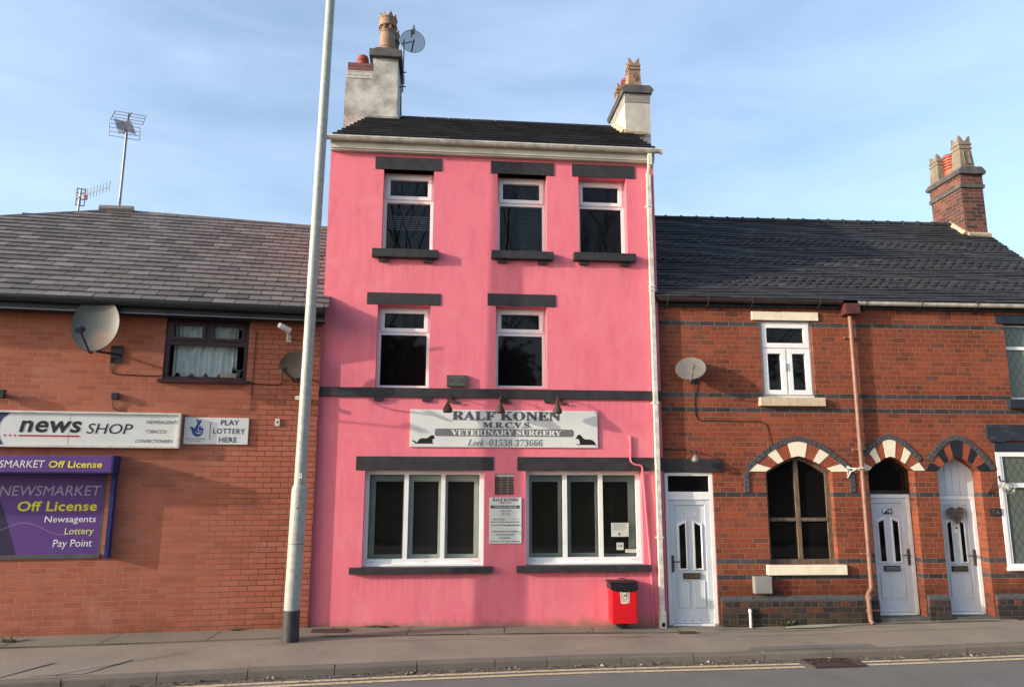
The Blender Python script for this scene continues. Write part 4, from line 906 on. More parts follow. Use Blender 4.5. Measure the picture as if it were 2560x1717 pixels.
# the two wide ground floor windows: three lights each, with an inner frame behind the glass
for k, (a, b, c) in enumerate(WLOW):
    w3 = (b - a - 0.12) / 3; ms = [a + 0.06 + w3 * (1.0), a + 0.06 + w3 * 2.0]
    f = MB(); z0, z1, y = c, 2.303, 0.12; fw = 0.06; lo = 0.10
    f.box(a, a + fw, y, y + .07, z0, z1); f.box(b - fw, b, y, y + .07, z0, z1); f.box(a + fw, b - fw, y, y + .07, z1 - fw, z1); f.box(a + fw, b - fw, y - 0.005, y + .07, z0 + 0.03, z0 + lo); f.box(a - 0.005, b + 0.005, y - 0.05, y + .07, z0, z0 + 0.03, 0.004)
    for m_ in ms: f.box(m_ - 0.032, m_ + 0.032, y, y + .07, z0 + lo, z1 - fw)
    fo = f.build('window', 'upvc', pk)
    for q in (a + 0.10, (a + b) / 2, b - 0.14): MB().box(q, q + 0.05, y - 0.009, y - 0.005, z0 + 0.055, z0 + 0.07).build('drain_cap', 'sign_frame', fo)
    ed = [a + fw] + ms + [b - fw]
    for i in range(3):
        p, q = ed[i] + (0.032 if i else 0), ed[i + 1] - (0.032 if i < 2 else 0); r0, r1 = z0 + lo, z1 - fw
        g = MB(); g.face([(p, y + .035, r0), (q, y + .035, r0), (q, y + .035, r1), (p, y + .035, r1)]); g.build('pane', 'clear', fo)
        s_ = MB(); il, ir = (0.085, 0.02) if i == 0 else (0.07, 0.035) if i == 1 else (0.04, 0.075)
        if k == 1 and i == 0: il, ir = 0.055, 0.06
        if k == 1 and i == 2: il, ir = 0.0, 0.10
        bt = 0.05 if not (k == 1 and i == 2) else 0.035
        if il: s_.box(p, p + il, y + .09, y + .13, r0, r1)
        s_.box(q - ir, q, y + .09, y + .13, r0, r1); s_.box(p + il, q - ir, y + .09, y + .13, r0, r0 + bt); s_.box(p + il, q - ir, y + .09, y + .13, r1 - 0.10, r1); s_.build('inner_frame', 'surround', fo)
        dk = MB(); dk.face([(p, y + .14, r0), (q, y + .14, r0), (q, y + .14, r1), (p, y + .14, r1)]); dk.build('inner_pane', 'inner_glass', fo)
# air vent grille between them
vg = MB(); vg.box(2.575, 2.865, 0.03, 0.05, 2.215, 2.262)
for i in range(11): z_ = 1.965 + i * 0.023; vg.face([(2.577, 0.035, z_), (2.863, 0.035, z_), (2.863, 0.02, z_ + 0.010), (2.577, 0.02, z_ + 0.010)])
for x_ in (2.67, 2.77): vg.box(x_ - 0.003, x_ + 0.003, 0.036, 0.042, 1.957, 2.215)
vo = vg.build('air_vent', 'sign_frame', pk, norm=False); MB().box(2.576, 2.864, 0.12, 0.13, 1.956, 2.215).build('vent_back', 'ink_black', vo)
# rainwater pipe at the right edge
dp = MB(); px = 5.0
dp.box(px - 0.035, px + 0.035, -0.185, -0.118, 7.08, 7.275, 0.008); dp.tube([(px, -0.15, 7.1), (px, -0.055, 6.98)], 0.036, 8); dp.box(px - 0.034, px + 0.034, -0.085, -0.018, 0.30, 7.0, 0.006)
for z_ in (6.42, 5.05, 5.11, 3.30, 1.33): dp.box(px - 0.042, px + 0.042, -0.092, -0.016, z_, z_ + 0.035, 0.004)
for z_ in (6.42, 3.30, 1.33): dp.box(px - 0.06, px + 0.075, -0.03, -0.003, z_ + 0.006, z_ + 0.028)
dp.build('downpipe', 'gutter_white', pk)
ds = MB(); ds.box(px - 0.045, px + 0.045, -0.10, -0.012, 0.09, 0.32, 0.006); dso = ds.build('pipe_shoe', 'gutter_white', pk); MB().box(px - 0.025, px + 0.025, -0.1015, -0.10, 0.11, 0.17).build('shoe_mouth', 'ink_black', dso)
wp = MB(); wp.tube([(4.60, -0.022, 2.82), (4.60, -0.022, 2.47), (4.605, -0.035, 2.44), (4.66, -0.035, 2.40), (4.75, -0.035, 2.385), (4.775, -0.035, 2.35), (4.775, -0.035, 2.29), (4.78, -0.022, 2.26), (4.86, -0.022, 0.9), (4.885, -0.022, 0.12)], 0.014, 8); wp.build('waste_pipe', 'pink', pk)
# chimneys
def crown_pot(parent, x, y, z, r, h, mat_):
    mb = MB(); mb.lathe([(r * 1.15, 0), (r * 1.15, h * 0.03), (r * 1.02, h * 0.14), (r * 1.08, h * 0.15), (r * 1.08, h * 0.18), (r, h * 0.19), (r * 0.94, h * 0.52), (r * 1.02, h * 0.53), (r * 1.02, h * 0.56), (r * 0.86, h * 0.57), (r * 0.86, h * 0.66), (r * 1.18, h * 0.67), (r * 1.22, h * 0.70), (r * 1.10, h * 0.72), (r * 1.14, h * 0.84), (r * 1.2, h * 0.85), (r * 1.2, h * 0.87), (r * 1.02, h * 0.88), (r * 0.8, h * 0.86)], (x, y, z), 24)
    n = 8; zr = z + h * 0.86
    for i in range(n):
        a0, a1, am = [2 * math.pi * (i + q) / n for q in (0, 1, 0.5)]; ro, ri = r * 1.08, r * 0.95
        P_ = lambda a, rr, zz: (x + rr * math.cos(a), y + rr * math.sin(a), zz)
        mb.face([P_(a0, ro, zr), P_(a1, ro, zr), P_(am, ro * 1.04, z + h)]); mb.face([P_(a0, ri, zr), P_(am, ri, z + h), P_(a1, ri, zr)]); mb.face([P_(a0, ro, zr), P_(am, ro * 1.04, z + h), P_(am, ri, z + h), P_(a0, ri, zr)]); mb.face([P_(a1, ro, zr), P_(a1, ri, zr), P_(am, ri, z + h), P_(am, ro * 1.04, z + h)])
    for i in range(8):
        a = 2 * math.pi * (i + .5) / 8; cx, cy = x + r * 0.98 * math.cos(a), y + r * 0.98 * math.sin(a); mb.box(cx - r * .13, cx + r * .13, cy - r * .13, cy + r * .13, z + h * 0.57, z + h * 0.67)
    return mb.build('chimney_pot', mat_, parent, smooth=True)
def square_pot(parent, x, y, z, w, h, mat_, diamond=False, panel=False):
    mb = MB()
    def ring(hw, zz): return [mb.bm.verts.new((x + a * hw, y + b * hw, z + zz)) for a, b in ((-1, -1), (1, -1), (1, 1), (-1, 1))]
    prof = [(w * .54, 0), (w * .52, h * .08), (w * .44, h * .60), (w * .50, h * .61), (w * .50, h * .65), (w * .44, h * .66), (w * .44, h * .72), (w * .50, h * .73), (w * .50, h * .77), (w * .43, h * .78), (w * .36, h * .77)]
    rs = [ring(a, b) for a, b in prof]
    for q in range(len(rs) - 1):
        for j in range(4): mb.bm.faces.new((rs[q][j], rs[q][(j + 1) % 4], rs[q + 1][(j + 1) % 4], rs[q + 1][j]))
    mb.bm.faces.new(rs[0][::-1]); mb.bm.faces.new(rs[-1])
    hw = w * .43; z0 = z + h * .775
    prof2 = [(-hw, z0), (hw, z0), (hw, z + h), (hw * .6, z + h * .96), (hw * .2, z + h * .86), (0, z + h * .83), (-hw * .2, z + h * .86), (-hw * .6, z + h * .96), (-hw, z + h)]
    mb.prism([(x + a, b) for a, b in prof2], y - hw, y - hw + .02); mb.prism([(x + a, b) for a, b in prof2], y + hw - .02, y + hw)
    for sx in (-1, 1):
        f = [mb.bm.verts.new((x + sx * hw, y + a * .94, b)) for a, b in prof2]; g = [mb.bm.verts.new((x + sx * (hw - .02), y + a * .94, b)) for a, b in prof2]
        for t in geometry.tessellate_polygon([[Vector((a, b, 0)) for a, b in prof2]]): mb.bm.faces.new([f[i] for i in t]); mb.bm.faces.new([g[i] for i in t])
    if diamond or panel:
        cz = z + h * .36; yy = y - w * .48 - 0.012
        dd = [(0, .13 * h), (w * .15, 0), (0, -.13 * h), (-w * .15, 0)] if diamond else [(-w * .22, -.2 * h), (w * .22, -.2 * h), (w * .2, .18 * h), (-w * .2, .18 * h)]
        for i in range(4):
            a, b = dd[i], dd[(i + 1) % 4]; mb.tube([(x + a[0], yy + a[1] * .13, cz + a[1]), (x + b[0], yy + b[1] * .13, cz + b[1])], 0.009, 4)
    return mb.build('chimney_pot', mat_, parent)
def louvre_pot(parent, x, y, z, r, h, mat_, top=True):
    mb = MB(); pr = [(r, 0), (r, h * .35)]
    for i in range(5): q = h * (.38 + i * .12); pr += [(r * .9, q), (r * 1.15, q + .02 * h), (r * 1.1, q + .075 * h), (r * .9, q + .085 * h)]
    pr += [(r * 1.1, h * .98), (r * .9, h)]
    mb.lathe(pr, (x, y, z), 20); return mb.build('chimney_pot', mat_, parent, smooth=True)
c1 = MB()                                                     # left stack: tall part and lower shoulder
zc = 9.98
def taper_box(mb, x0, x1, y0, y1b, y1t, z0, z1):
    v = [mb.bm.verts.new(p) for p in ((x0, y0, z0), (x1, y0, z0), (x1, y1b, z0), (x0, y1b, z0), (x0, y0, z1), (x1, y0, z1), (x1, y1t, z1), (x0, y1t, z1))]
    for q in ((3, 2, 1, 0), (4, 5, 6, 7), (0, 1, 5, 4), (1, 2, 6, 5), (2, 3, 7, 6), (3, 0, 4, 7)): mb.bm.faces.new([v[i] for i in q])
taper_box(c1, 0.36, 0.835, 2.0, 3.6, 2.75, 6.9, zc); c1.box(-0.135, 0.36, 2.012, 3.0, 6.4, 9.545)
ch1 = c1.build('chimney', 'render', pk)
e_ = MB(); e_.box(-0.12, 0.37, 2.0, 2.9, 9.545, 9.70, 0.004); e_.build('painted_courses', brick('white_painted_brick', 0.225, 0.075, 0.0, [(0, (0.5, 0.49, 0.46)), (0.7, (0.62, 0.61, 0.58)), (1, (0.36, 0.35, 0.34))], (0.3, 0.29, 0.27), 0.012), ch1)
e_ = MB(); e_.box(-0.10, 0.385, 2.0, 2.8, 9.70, 9.86, 0.004); e_.build('brick_courses', brick('dull_red_cap_brick', 0.225, 0.075, 0.0, [(0, (0.17, 0.06, 0.055)), (0.6, (0.24, 0.085, 0.075)), (1, (0.12, 0.06, 0.058))], (0.2, 0.15, 0.13), 0.010), ch1)
e_ = MB(); e_.box(0.29, 0.90, 1.92, 2.95, zc, zc + 0.15, 0.02); e_.prism([(0.33, zc + 0.15), (0.86, zc + 0.15), (0.76, zc + 0.21), (0.42, zc + 0.21)], 1.98, 2.85); e_.build('stone_cap', 'slab', ch1)
e_ = MB(); taper_box(e_, 0.70, 0.842, 3.5, 3.66, 3.63, 8.6, 8.75)
e_.bm.clear()
for i in range(26):
    t0_, t1_ = i / 26, (i + 1) / 26; y_ = 3.60 - 0.85 * t0_; z_ = 8.3 + (zc - 8.3) * t0_; e_.box(0.42, 0.85, y_ - 0.02, y_ + 0.05, z_, z_ + (zc - 8.3) / 26 * 0.92)
e_.build('slate_hanging', 'conc_tile', ch1)
crown_pot(ch1, 0.60, 2.20, zc + 0.17, 0.15, 0.86, 'buff'); crown_pot(ch1, 0.64, 2.62, zc + 0.17, 0.14, 0.80, 'buff_grey')
mb = MB(); mb.lathe([(0.108, 0), (0.108, 0.16), (0.118, 0.17), (0.118, 0.19), (0.112, 0.20), (0.112, 0.24), (0.098, 0.27), (0.05, 0.285)], (0.14, 2.25, 9.855), 24); mb.build('chimney_pot', 'red_clay', ch1, smooth=True)
fl = MB(); fl.tube([(0.30, 1.97, 8.76), (0.86, 1.97, 8.77), (0.885, 2.4, 8.99)], 0.045, 6); fl.build('cement_fillet', 'render', ch1)
d3 = PINK.thing('satellite_dish', 'see-through mesh satellite dish on a thin mast by the chimney pots', 'satellite dish', 0.90, 2.45, 9.55)
MB().tube([(0, 0, 0), (0.0, 0, 1.12)], 0.015, 8).build('mast', 'alu', d3)
for z_ in (0.12, 0.42): MB().tube([(-0.22, -0.2, z_ - 0.06), (-0.1, 0.0, z_ - 0.03), (0.0, 0, z_), (0.06, 0, z_)], 0.013, 6).build('bracket', 'fascia_dark', d3)
nrm_ = Vector((0.25, -0.80, -0.36)).normalized(); cc_ = Vector((0.175, -0.10, 1.03)); up_ = (Vector((0, 0, 1)) - nrm_ * nrm_.z).normalized(); rt_ = up_.cross(nrm_).normalized()
mb = MB(); cen = mb.bm.verts.new(cc_ - nrm_ * 0.03); prev = None
for q in range(1, 6):
    t = q / 5; ring = [mb.bm.verts.new(cc_ + rt_ * 0.245 * t * math.cos(a) + up_ * 0.205 * t * math.sin(a) - nrm_ * 0.03 * (1 - t * t)) for a in [2 * math.pi * j / 32 for j in range(32)]]
    for j in range(32):
        if prev is None: mb.bm.faces.new((cen, ring[j], ring[(j + 1) % 32]))
        else: mb.bm.faces.new((prev[j], ring[j], ring[(j + 1) % 32], prev[(j + 1) % 32]))
    prev = ring
ro_ = mb.build('reflector', 'dish_mesh', d3, smooth=True)
rim = MB(); rim.tube([tuple(cc_ + rt_ * 0.245 * math.cos(a) + up_ * 0.205 * math.sin(a)) for a in [2 * math.pi * j / 32 for j in range(33)]], 0.006, 5, cap=False); rim.build('rim', 'dish_blue', ro_)
ar = MB(); ar.tube([tuple(cc_ - nrm_ * 0.05), (0.0, -0.01, 1.03), (-0.05, 0, 1.03)], 0.013, 6); ar.tube([tuple(cc_ - up_ * 0.19), tuple(cc_ - up_ * 0.05 + nrm_ * 0.06), tuple(cc_ + nrm_ * 0.1 + up_ * .02)], 0.014, 6); ar.build('arm', 'fascia_dark', d3)
ch2 = MB(); ch2.box(5.055, 5.53, 1.5, 2.65, 6.4, 9.05)
ch2o = ch2.build('chimney', 'render_clean', pk)
e_ = MB(); e_.box(5.05, 5.535, 1.492, 2.66, 9.05, 9.235, 0.004); e_.build('brick_courses', brick('grey_weathered_brick', 0.2, 0.062, 0.0, [(0, (0.22, 0.22, 0.22)), (0.7, (0.33, 0.33, 0.325)), (1, (0.18, 0.15, 0.145))], (0.28, 0.275, 0.265), 0.010), ch2o)
e_ = MB(); e_.prism([(5.02, 9.235), (5.565, 9.235), (5.60, 9.30), (5.53, 9.385), (5.06, 9.385), (4.985, 9.30)], 1.45, 2.72); e_.build('stone_cap', 'slab', ch2o)
fl = MB(); fl.tube([(5.02, 1.46, 8.43), (5.40, 1.46, 8.43)], 0.05, 6); fl.tube([(5.02, 1.46, 8.43), (5.02, 2.25, 8.94)], 0.06, 6); fl.build('cement_fillet', 'mortar_fillet', ch2o)
square_pot(ch2o, 5.27, 1.68, 9.385, 0.245, 0.62, 'buff', diamond=True); louvre_pot(ch2o, 5.27, 2.1, 9.385, 0.11, 0.46, 'red_clay'); square_pot(ch2o, 5.24, 2.48, 9.385, 0.24, 0.56, 'buff')

# things fixed to the pink wall
vs = PINK.thing('vet_sign', 'wide white sign reading RALF KONEN Veterinary Surgery with cat and dog', 'sign', 1.33, 0, 2.64)
MB().box(0, 2.78, -0.024, -0.002, 0, 0.545, 0.004).build('sign_panel', 'white_board', vs)
S = Sheet(605, 1745, 1190, 1416, 0, 2.78, 0, 0.545); yy = -0.0265; tg, tb, tw, bar, sh = Ink(), Ink(), Ink(), MB(), Ink()
S.text(sh, 'RALF KONEN', 'serif', 852, 1512, 1199, 1254, yy + 0.0008, bold=0.006); S.text(tg, 'RALF KONEN', 'serif', 858, 1517, 1197, 1251, yy)
S.text(sh, 'M.R.C.V.S.', 'serif', 1039, 1335, 1264, 1299, yy + 0.0008, bold=0.012); S.text(tg, 'M.R.C.V.S.', 'serif', 1043, 1338, 1262, 1297, yy)
rr = 9; S.poly(bar, [(752 + rr, 1350), (1595 - rr, 1350), (1595, 1350 - rr), (1595, 1305 + rr), (1595 - rr, 1305), (752 + rr, 1305), (752, 1305 + rr), (752, 1350 - rr)], yy)
S.text(tw, 'VETERINARY SURGERY', 'serif', 850, 1520, 1311, 1344, yy - 0.0012, bold=0.004)
S.text(tb, 'Leek:-01538 373666', 'serif_it', 948, 1405, 1367, 1408, yy, shear=0.12)
px_ = lambda x_, y_: (780 - 780 + 605 + (x_ - 62) / (2258 - 62) * 1140, 1190 + (y_ - 66) / (508 - 66) * 226)
cat = [(82, 440), (95, 430), (115, 432), (130, 450), (150, 452), (158, 430), (175, 412), (205, 404), (250, 406), (275, 395), (290, 380), (308, 370), (316, 372), (327, 360), (332, 372), (343, 395), (345, 404), (335, 410), (326, 412), (318, 425), (318, 455), (330, 462), (334, 468), (130, 470), (118, 464), (105, 446), (95, 442)]
dog = [(1990, 392), (2005, 380), (2015, 360), (2030, 350), (2050, 354), (2065, 370), (2080, 392), (2110, 406), (2160, 406), (2190, 414), (2215, 435), (2224, 455), (2238, 468), (2236, 473), (2000, 473), (1998, 466), (2035, 462), (2046, 458), (2036, 425), (2030, 404), (2012, 402), (1995, 402)]
ctm = MB(); S.poly(ctm, [px_(*p) for p in cat], yy); S.poly(ctm, [px_(*p) for p in dog], yy)
tg.build('lettering', 'ink_grey', vs); sh.build('letter_shadow', 'ink_mid', vs); tb.build('lettering', 'ink_mid', vs); tw.build('lettering', 'ink_white', vs); bar.build('banner', 'ink_mid', vs); ctm.build('animal_silhouettes', 'ink_black', vs)
for a, b in ((622, 1200), (625, 1405), (1730, 1203), (1730, 1408), (930, 1200), (930, 1406), (1250, 1408), (1512, 1408)): MB().disc(S.x(a), S.z(b), 0.006, yy, 8).build('screw', 'ink_mid', vs)

hs = PINK.thing('opening_hours_sign', 'white surgery hours notice between the two ground floor windows', 'sign', 2.497, 0, 1.27)
MB().box(0, 0.47, -0.016, -0.002, 0, 0.65, 0.003).build('sign_panel', 'white_board', hs)
S = Sheet(1135, 1332, 407, 688, 0, 0.47, 0, 0.65); yy = -0.018; tb, tg, tw, bar = Ink(), Ink(), Ink(), MB()
S.text(tb, 'RALF KONEN', 'serif', 1155, 1312, 412, 430, yy, bold=0.01); S.text(tb, 'M.R.C.V.S.', 'serif', 1198, 1268, 434, 444, yy, bold=0.01); S.rect(bar, 1143, 1320, 456, 474, yy); S.text(tw, 'VETERINARY SURGERY', 'serif', 1165, 1305, 460, 470, yy - 0.001)
for t_, a, b, c, d in (('SURGERY', 1197, 1270, 484, 495), ('HOURS', 1210, 1265, 502, 512), ('Mon-Fri 9-10am', 1157, 1235, 534, 545), ('Mon-Fri 5.30-6.30 Appointments Only', 1142, 1322, 552, 563), ('Saturday 9.00-10am', 1148, 1244, 571, 583), ('FOR EMERGENCIES VISITS', 1155, 1305, 610, 620), ('AND APPOINTMENTS', 1172, 1290, 629, 639), ('TELEPHONE', 1197, 1265, 649, 659), ('01538 373666', 1198, 1262, 670, 678)): S.text(tg, t_, 'serif', a, b, c, d, yy)
for i in range(6): S.poly(tg, [(1245 + i * 13, 576 + (i % 3) * 2), (1262 + i * 13, 572 + (i % 2) * 3), (1263 + i * 13, 577), (1246 + i * 13, 582)], yy)
S.rect(tg, 1240, 1322, 538.6, 539.8, yy); S.rect(tg, 1192, 1278, 517, 518, yy); S.rect(tb, 1139, 1191, 673, 676, yy); S.rect(tb, 1270, 1323, 673, 676, yy)
tb.build('lettering', 'ink_black', hs); tg.build('lettering', 'ink_grey', hs); tw.build('lettering', 'ink_white', hs); bar.build('banner', 'ink_grey', hs)

al = PINK.thing('alarm_box', 'small dark grey alarm box reading SECURITY SERVICES on the ledge', 'alarm box', 1.85, 0, 3.525)
MB().box(0, 0.30, -0.055, -0.002, 0, 0.172, 0.005).build('box_body', plain('dark_green_grey_plastic', (0.055, 0.06, 0.055)), al)
t = Ink(); letters(t, 'SECURITY', 'sans_b', 0.045, 0.255, 0.125, 0.155, -0.0565); letters(t, 'SERVICES', 'sans_b', 0.045, 0.255, 0.025, 0.055, -0.0565)
for a, b, c, d in ((0.022, 0.278, 0.162, 0.164), (0.022, 0.278, 0.013, 0.015), (0.022, 0.024, 0.015, 0.162), (0.276, 0.278, 0.015, 0.162), (0.10, 0.20, 0.075, 0.079), (0.11, 0.19, 0.088, 0.092), (0.10, 0.20, 0.102, 0.106)): t.flat(arch_rect(a, b, c, d), -0.0565)
t.build('lettering', 'ink_mid', al)

# three swan neck sign lights: build one, copy it
def copy_tree(o, parent=None):
    c = o.copy(); COL.objects.link(c)
    if parent is not None: c.parent = parent
    for ch in list(o.children): copy_tree(ch, c)
    return c
sl_ = PINK.thing('sign_lamp', 'leftmost of three rusty bell lamps over the vet sign', 'lamp', 1.93, 0, 3.33, 'bell lamps over the vet sign')
MB().box(-0.05, 0.05, -0.03, -0.002, -0.04, 0.03, 0.005).tube([(-0.03, -0.02, -0.03), (0.05, -0.04, -0.04), (0.12, -0.03, -0.035)], 0.012, 6).build('wall_plate', 'iron', sl_)
MB().tube([(0, -0.02, 0), (-0.01, -0.07, 0.06), (-0.03, -0.14, 0.065), (-0.05, -0.185, 0.04), (-0.06, -0.205, -0.02), (-0.06, -0.21, -0.06)], 0.010, 8).build('swan_neck', 'iron', sl_)
MB().lathe([(0.018, 0), (0.022, -0.015), (0.032, -0.03), (0.04, -0.045), (0.055, -0.075), (0.067, -0.10), (0.07, -0.125), (0.066, -0.145), (0.05, -0.155), (0.02, -0.157)], (-0.06, -0.21, -0.05), 20).build('lamp_shade', 'iron', sl_, smooth=True)
for u, lb in ((2.69, 'middle one of three rusty bell lamps over the vet sign'), (3.535, 'rightmost of three rusty bell lamps over the vet sign')):
    c = copy_tree(sl_); c.location = PINK.w(u, 0, 3.33); c['label'] = lb

bn = PINK.thing('dog_waste_bin', 'bright red dog waste bin with black lid fixed to the pink wall', 'bin', 4.40, 0, 0.19)
MB().box(-0.175, 0.185, -0.25, -0.004, 0, 0.50, 0.012).build('bin_body', 'red_bin', bn)
MB().box(-0.215, 0.195, -0.275, -0.003, 0.545, 0.57, 0.006).build('lid', 'black_plastic', bn)
bgm = MB(); nb = 40; prof = [(0.0, 0.545), (0.012, 0.52), (0.018, 0.49), (0.008, 0.462), (-0.012, 0.455)]
per = []
for i in range(nb):
    t_ = i / nb * 4; k_ = int(t_); q = t_ - k_; x0_, x1_, y0_, y1_ = -0.185, 0.19, -0.258, -0.006
    per.append([(x0_ + (x1_ - x0_) * q, y0_), (x1_, y0_ + (y1_ - y0_) * q), (x1_ - (x1_ - x0_) * q, y1_), (x0_, y1_ - (y1_ - y0_) * q)][k_])
rows = [[bgm.bm.verts.new((px__ + (1 if px__ > 0 else -1) * a * 0.6, py__ - a * (1 if py__ < -0.13 else 0), zz - (0.03 * math.sin(math.pi * (px__ + 0.185) / 0.375) if zz < 0.5 else 0) + random.uniform(-0.005, 0.005))) for px__, py__ in per] for a, zz in prof]
for j in range(len(rows) - 1):
    for i in range(nb): bgm.bm.faces.new((rows[j][i], rows[j][(i + 1) % nb], rows[j + 1][(i + 1) % nb], rows[j + 1][i]))
bgm.build('bin_bag', 'bag', bn)
MB().tube([(-0.045, -0.14, 0.568), (-0.045, -0.14, 0.60), (0.045, -0.14, 0.60), (0.045, -0.14, 0.568)], 0.008, 6).build('handle', 'black_plastic', bn)
MB().box(-0.10, 0.06, -0.20, -0.004, -0.05, -0.002).tube([(-0.02, -0.12, -0.03), (-0.02, -0.12, -0.085)], 0.03, 6).build('mounting_bracket', 'fascia_dark', bn)
sk_ = MB(); S = Sheet(635, 875, 490, 805, -0.062, 0.078, 0.268, 0.452); S.poly(sk_, [(635, 490), (875, 490), (865, 785), (745, 805), (660, 795)], -0.2515); sko = sk_.build('sticker', plain('off_white_sticker', (0.72, 0.62, 0.52)), bn)
e_ = MB(); ring = [(755 + 92 * math.cos(a * .2618), 612 + 102 * math.sin(a * .2618)) for a in range(24)]; inn = [(755 + 82 * math.cos(a * .2618), 612 + 92 * math.sin(a * .2618)) for a in range(24)]
for i in range(24): S.poly(e_, [ring[i], ring[(i + 1) % 24], inn[(i + 1) % 24], inn[i]], -0.253)
S.poly(e_, [(725, 605), (740, 595), (788, 595), (792, 572), (790, 560), (822, 572), (806, 585), (802, 625), (802, 658), (790, 658), (786, 632), (770, 620), (745, 625), (730, 645), (722, 660), (712, 660), (728, 630)], -0.253)
S.text(e_, 'CLEAN IT UP', 'x', 665, 855, 738, 758, -0.253); e_.build('dog_symbol', 'ink_black', sko)
for (u0_, u1_, z0_, z1_, lb) in ((4.325, 4.59, 1.345, 1.545, 'white A4 notice stuck inside the right ground floor window'), (4.40, 4.505, 1.155, 1.26, 'small square sticker low in the right ground floor window'), (4.53, 4.70, 1.115, 1.165, 'thin pale label at the bottom corner of the right ground floor window')):
    nm = 'notice'; o = PINK.thing(nm, lb, 'notice', u0_, 0.152, z0_); w_, h_ = u1_ - u0_, z1_ - z0_
    MB().box(0, w_, -0.001, 0.001, 0, h_).build('paper', plain('pale_green_white_paper', (0.55, 0.60, 0.54)), o)
    t = MB(); n_ = 6 if h_ > 0.15 else 0
    for i in range(n_): t.flat(arch_rect(w_ * (0.08 + 0.06 * (i % 2)), w_ * (0.92 - 0.07 * (i % 3)), h_ * (0.90 - i * 0.085), h_ * (0.925 - i * 0.085)), -0.0022)
    if n_ == 0 and w_ < 0.12: t.disc(w_ * .32, h_ * .55, w_ * .13, -0.0022); t.flat(arch_rect(w_ * .55, w_ * .8, h_ * .4, h_ * .72), -0.0022)
    elif n_ == 0: t.flat(arch_rect(w_ * .1, w_ * .9, h_ * .55, h_ * .65), -0.0022)
    else: t.flat(arch_rect(w_ * .40, w_ * .52, h_ * .08, h_ * .30), -0.0022)
    t.build('print', 'ink_mid', o)
# the bird on the rim of the dish
bd = PINK.thing('pigeon', 'small pale brown pigeon perched on the rim of the mesh dish', 'bird', 1.075, 2.36, 10.77)
me = bpy.data.meshes.new('body'); bm = bmesh.new()
pts = [(-0.035, 0.0, -0.11, .010), (-0.025, 0.0, -0.05, .018), (-0.008, 0.0, 0.0, .034), (0.004, 0.0, 0.04, .042), (0.012, 0.0, 0.085, .034), (0.012, -0.004, 0.12, .021), (0.010, -0.010, 0.145, .023), (0.006, -0.030, 0.146, .010), (0.004, -0.046, 0.142, .004)]
vv = [bm.verts.new(p[:3]) for p in pts]
for a, b in zip(vv, vv[1:]): bm.edges.new((a, b))
for s_ in (-0.014, 0.018):
    a = bm.verts.new((s_, -0.006, -0.03)); bm.edges.new((vv[2], a)); pts.append((0, 0, 0, .006))
bm.to_mesh(me); bm.free()
bo_ = bpy.data.objects.new('body', me); COL.objects.link(bo_); bo_.parent = bd; me.materials.append(M['feather'])
md = bo_.modifiers.new('skin', 'SKIN')
for i, p in enumerate(pts): me.skin_vertices[0].data[i].radius = (p[3], p[3])
me.skin_vertices[0].data[3].use_root = True
bo_.modifiers.new('sub', 'SUBSURF').levels = 2; bo_.modifiers['sub'].render_levels = 2
# weeds at the foot of the wall, one in the gutter
def weed(frame, u, y, z, label, n=22, s=0.06, name='weed'):
    o = frame.thing(name, label, 'plant', u, y, z); mb = MB()
    for i in range(n):
        a = random.uniform(0, 6.28); l = s * random.uniform(0.5, 1.3); d = Vector((math.cos(a), math.sin(a) * 0.7, 0)); b = Vector((random.uniform(-s, s) * 0.6, random.uniform(-s, s) * 0.25, 0)); up = Vector((0, 0, random.uniform(0.4, 1.1))); w_ = Vector((-d.y, d.x, 0)) * l * 0.14
        m_ = b + (d * 0.5 + up * 0.6) * l; e = b + (d + up * 0.7) * l; mb.face([b, m_ - w_, e, m_ + w_])
    mb.build('leaves', 'weed', o, norm=False)
weed(PINK, 0.86, -0.05, 0.145, 'left green weed tuft at the foot of the pink wall', 40, 0.07)
weed(PINK, 1.02, -0.06, 0.145, 'right green weed tuft at the foot of the pink wall', 44, 0.075)
weed(LEFT, -0.95, -0.04, 0.165, 'dry weed tuft at the foot of the orange brick wall', 30, 0.07)
weed(LEFT, -3.55, -0.28, 0.165, 'low green weeds along the edging left of the lamp post', 60, 0.09)
weed(RIGHT, 1.76, -0.09, 0.085, 'grass tuft at the foot of the dark brick plinth', 46, 0.11)
weed(RIGHT, 0.55, -0.10, 4.97, 'small green weed growing in the terrace gutter', 26, 0.07)

# ------------------------------------------------------------------ the brick terrace on the right
def arch_curve(c, hw, z0, rise, n=10, e=1.45):
    lf = [(c - hw + hw * i / n, z0 + rise * (1 - (1 - i / n) ** e)) for i in range(n + 1)]
    return lf + [(2 * c - x, z) for x, z in lf[-2::-1]]
def arch_hole(c, hw, zb, z0, rise): return [(c - hw, zb)] + arch_curve(c, hw, z0, rise) + [(c + hw, zb)]
h78 = RIGHT.house('terrace_house', 'red brick terrace house number 78 with cream arch stones, beside the pink house', 'house')
h76 = RIGHT.house('terrace_house', 'red brick terrace house number 76 with black arch stones, cut by the right edge', 'house')
SPL = 4.13
ho78 = [arch_rect(0.05, 0.80, 0.07, 2.292), arch_hole(2.13, 0.52, 0.945, 2.30, 0.235), arch_hole(3.585, 0.365, 0.16, 2.32, 0.215), arch_rect(1.65, 2.485, 3.425, 4.64)]
ho76 = [arch_hole(4.66, 0.345, 0.155, 2.32, 0.215), arch_rect(5.655, 6.75, 3.43, 4.645), arch_rect(5.275, 6.75, 0.865, 2.615)]
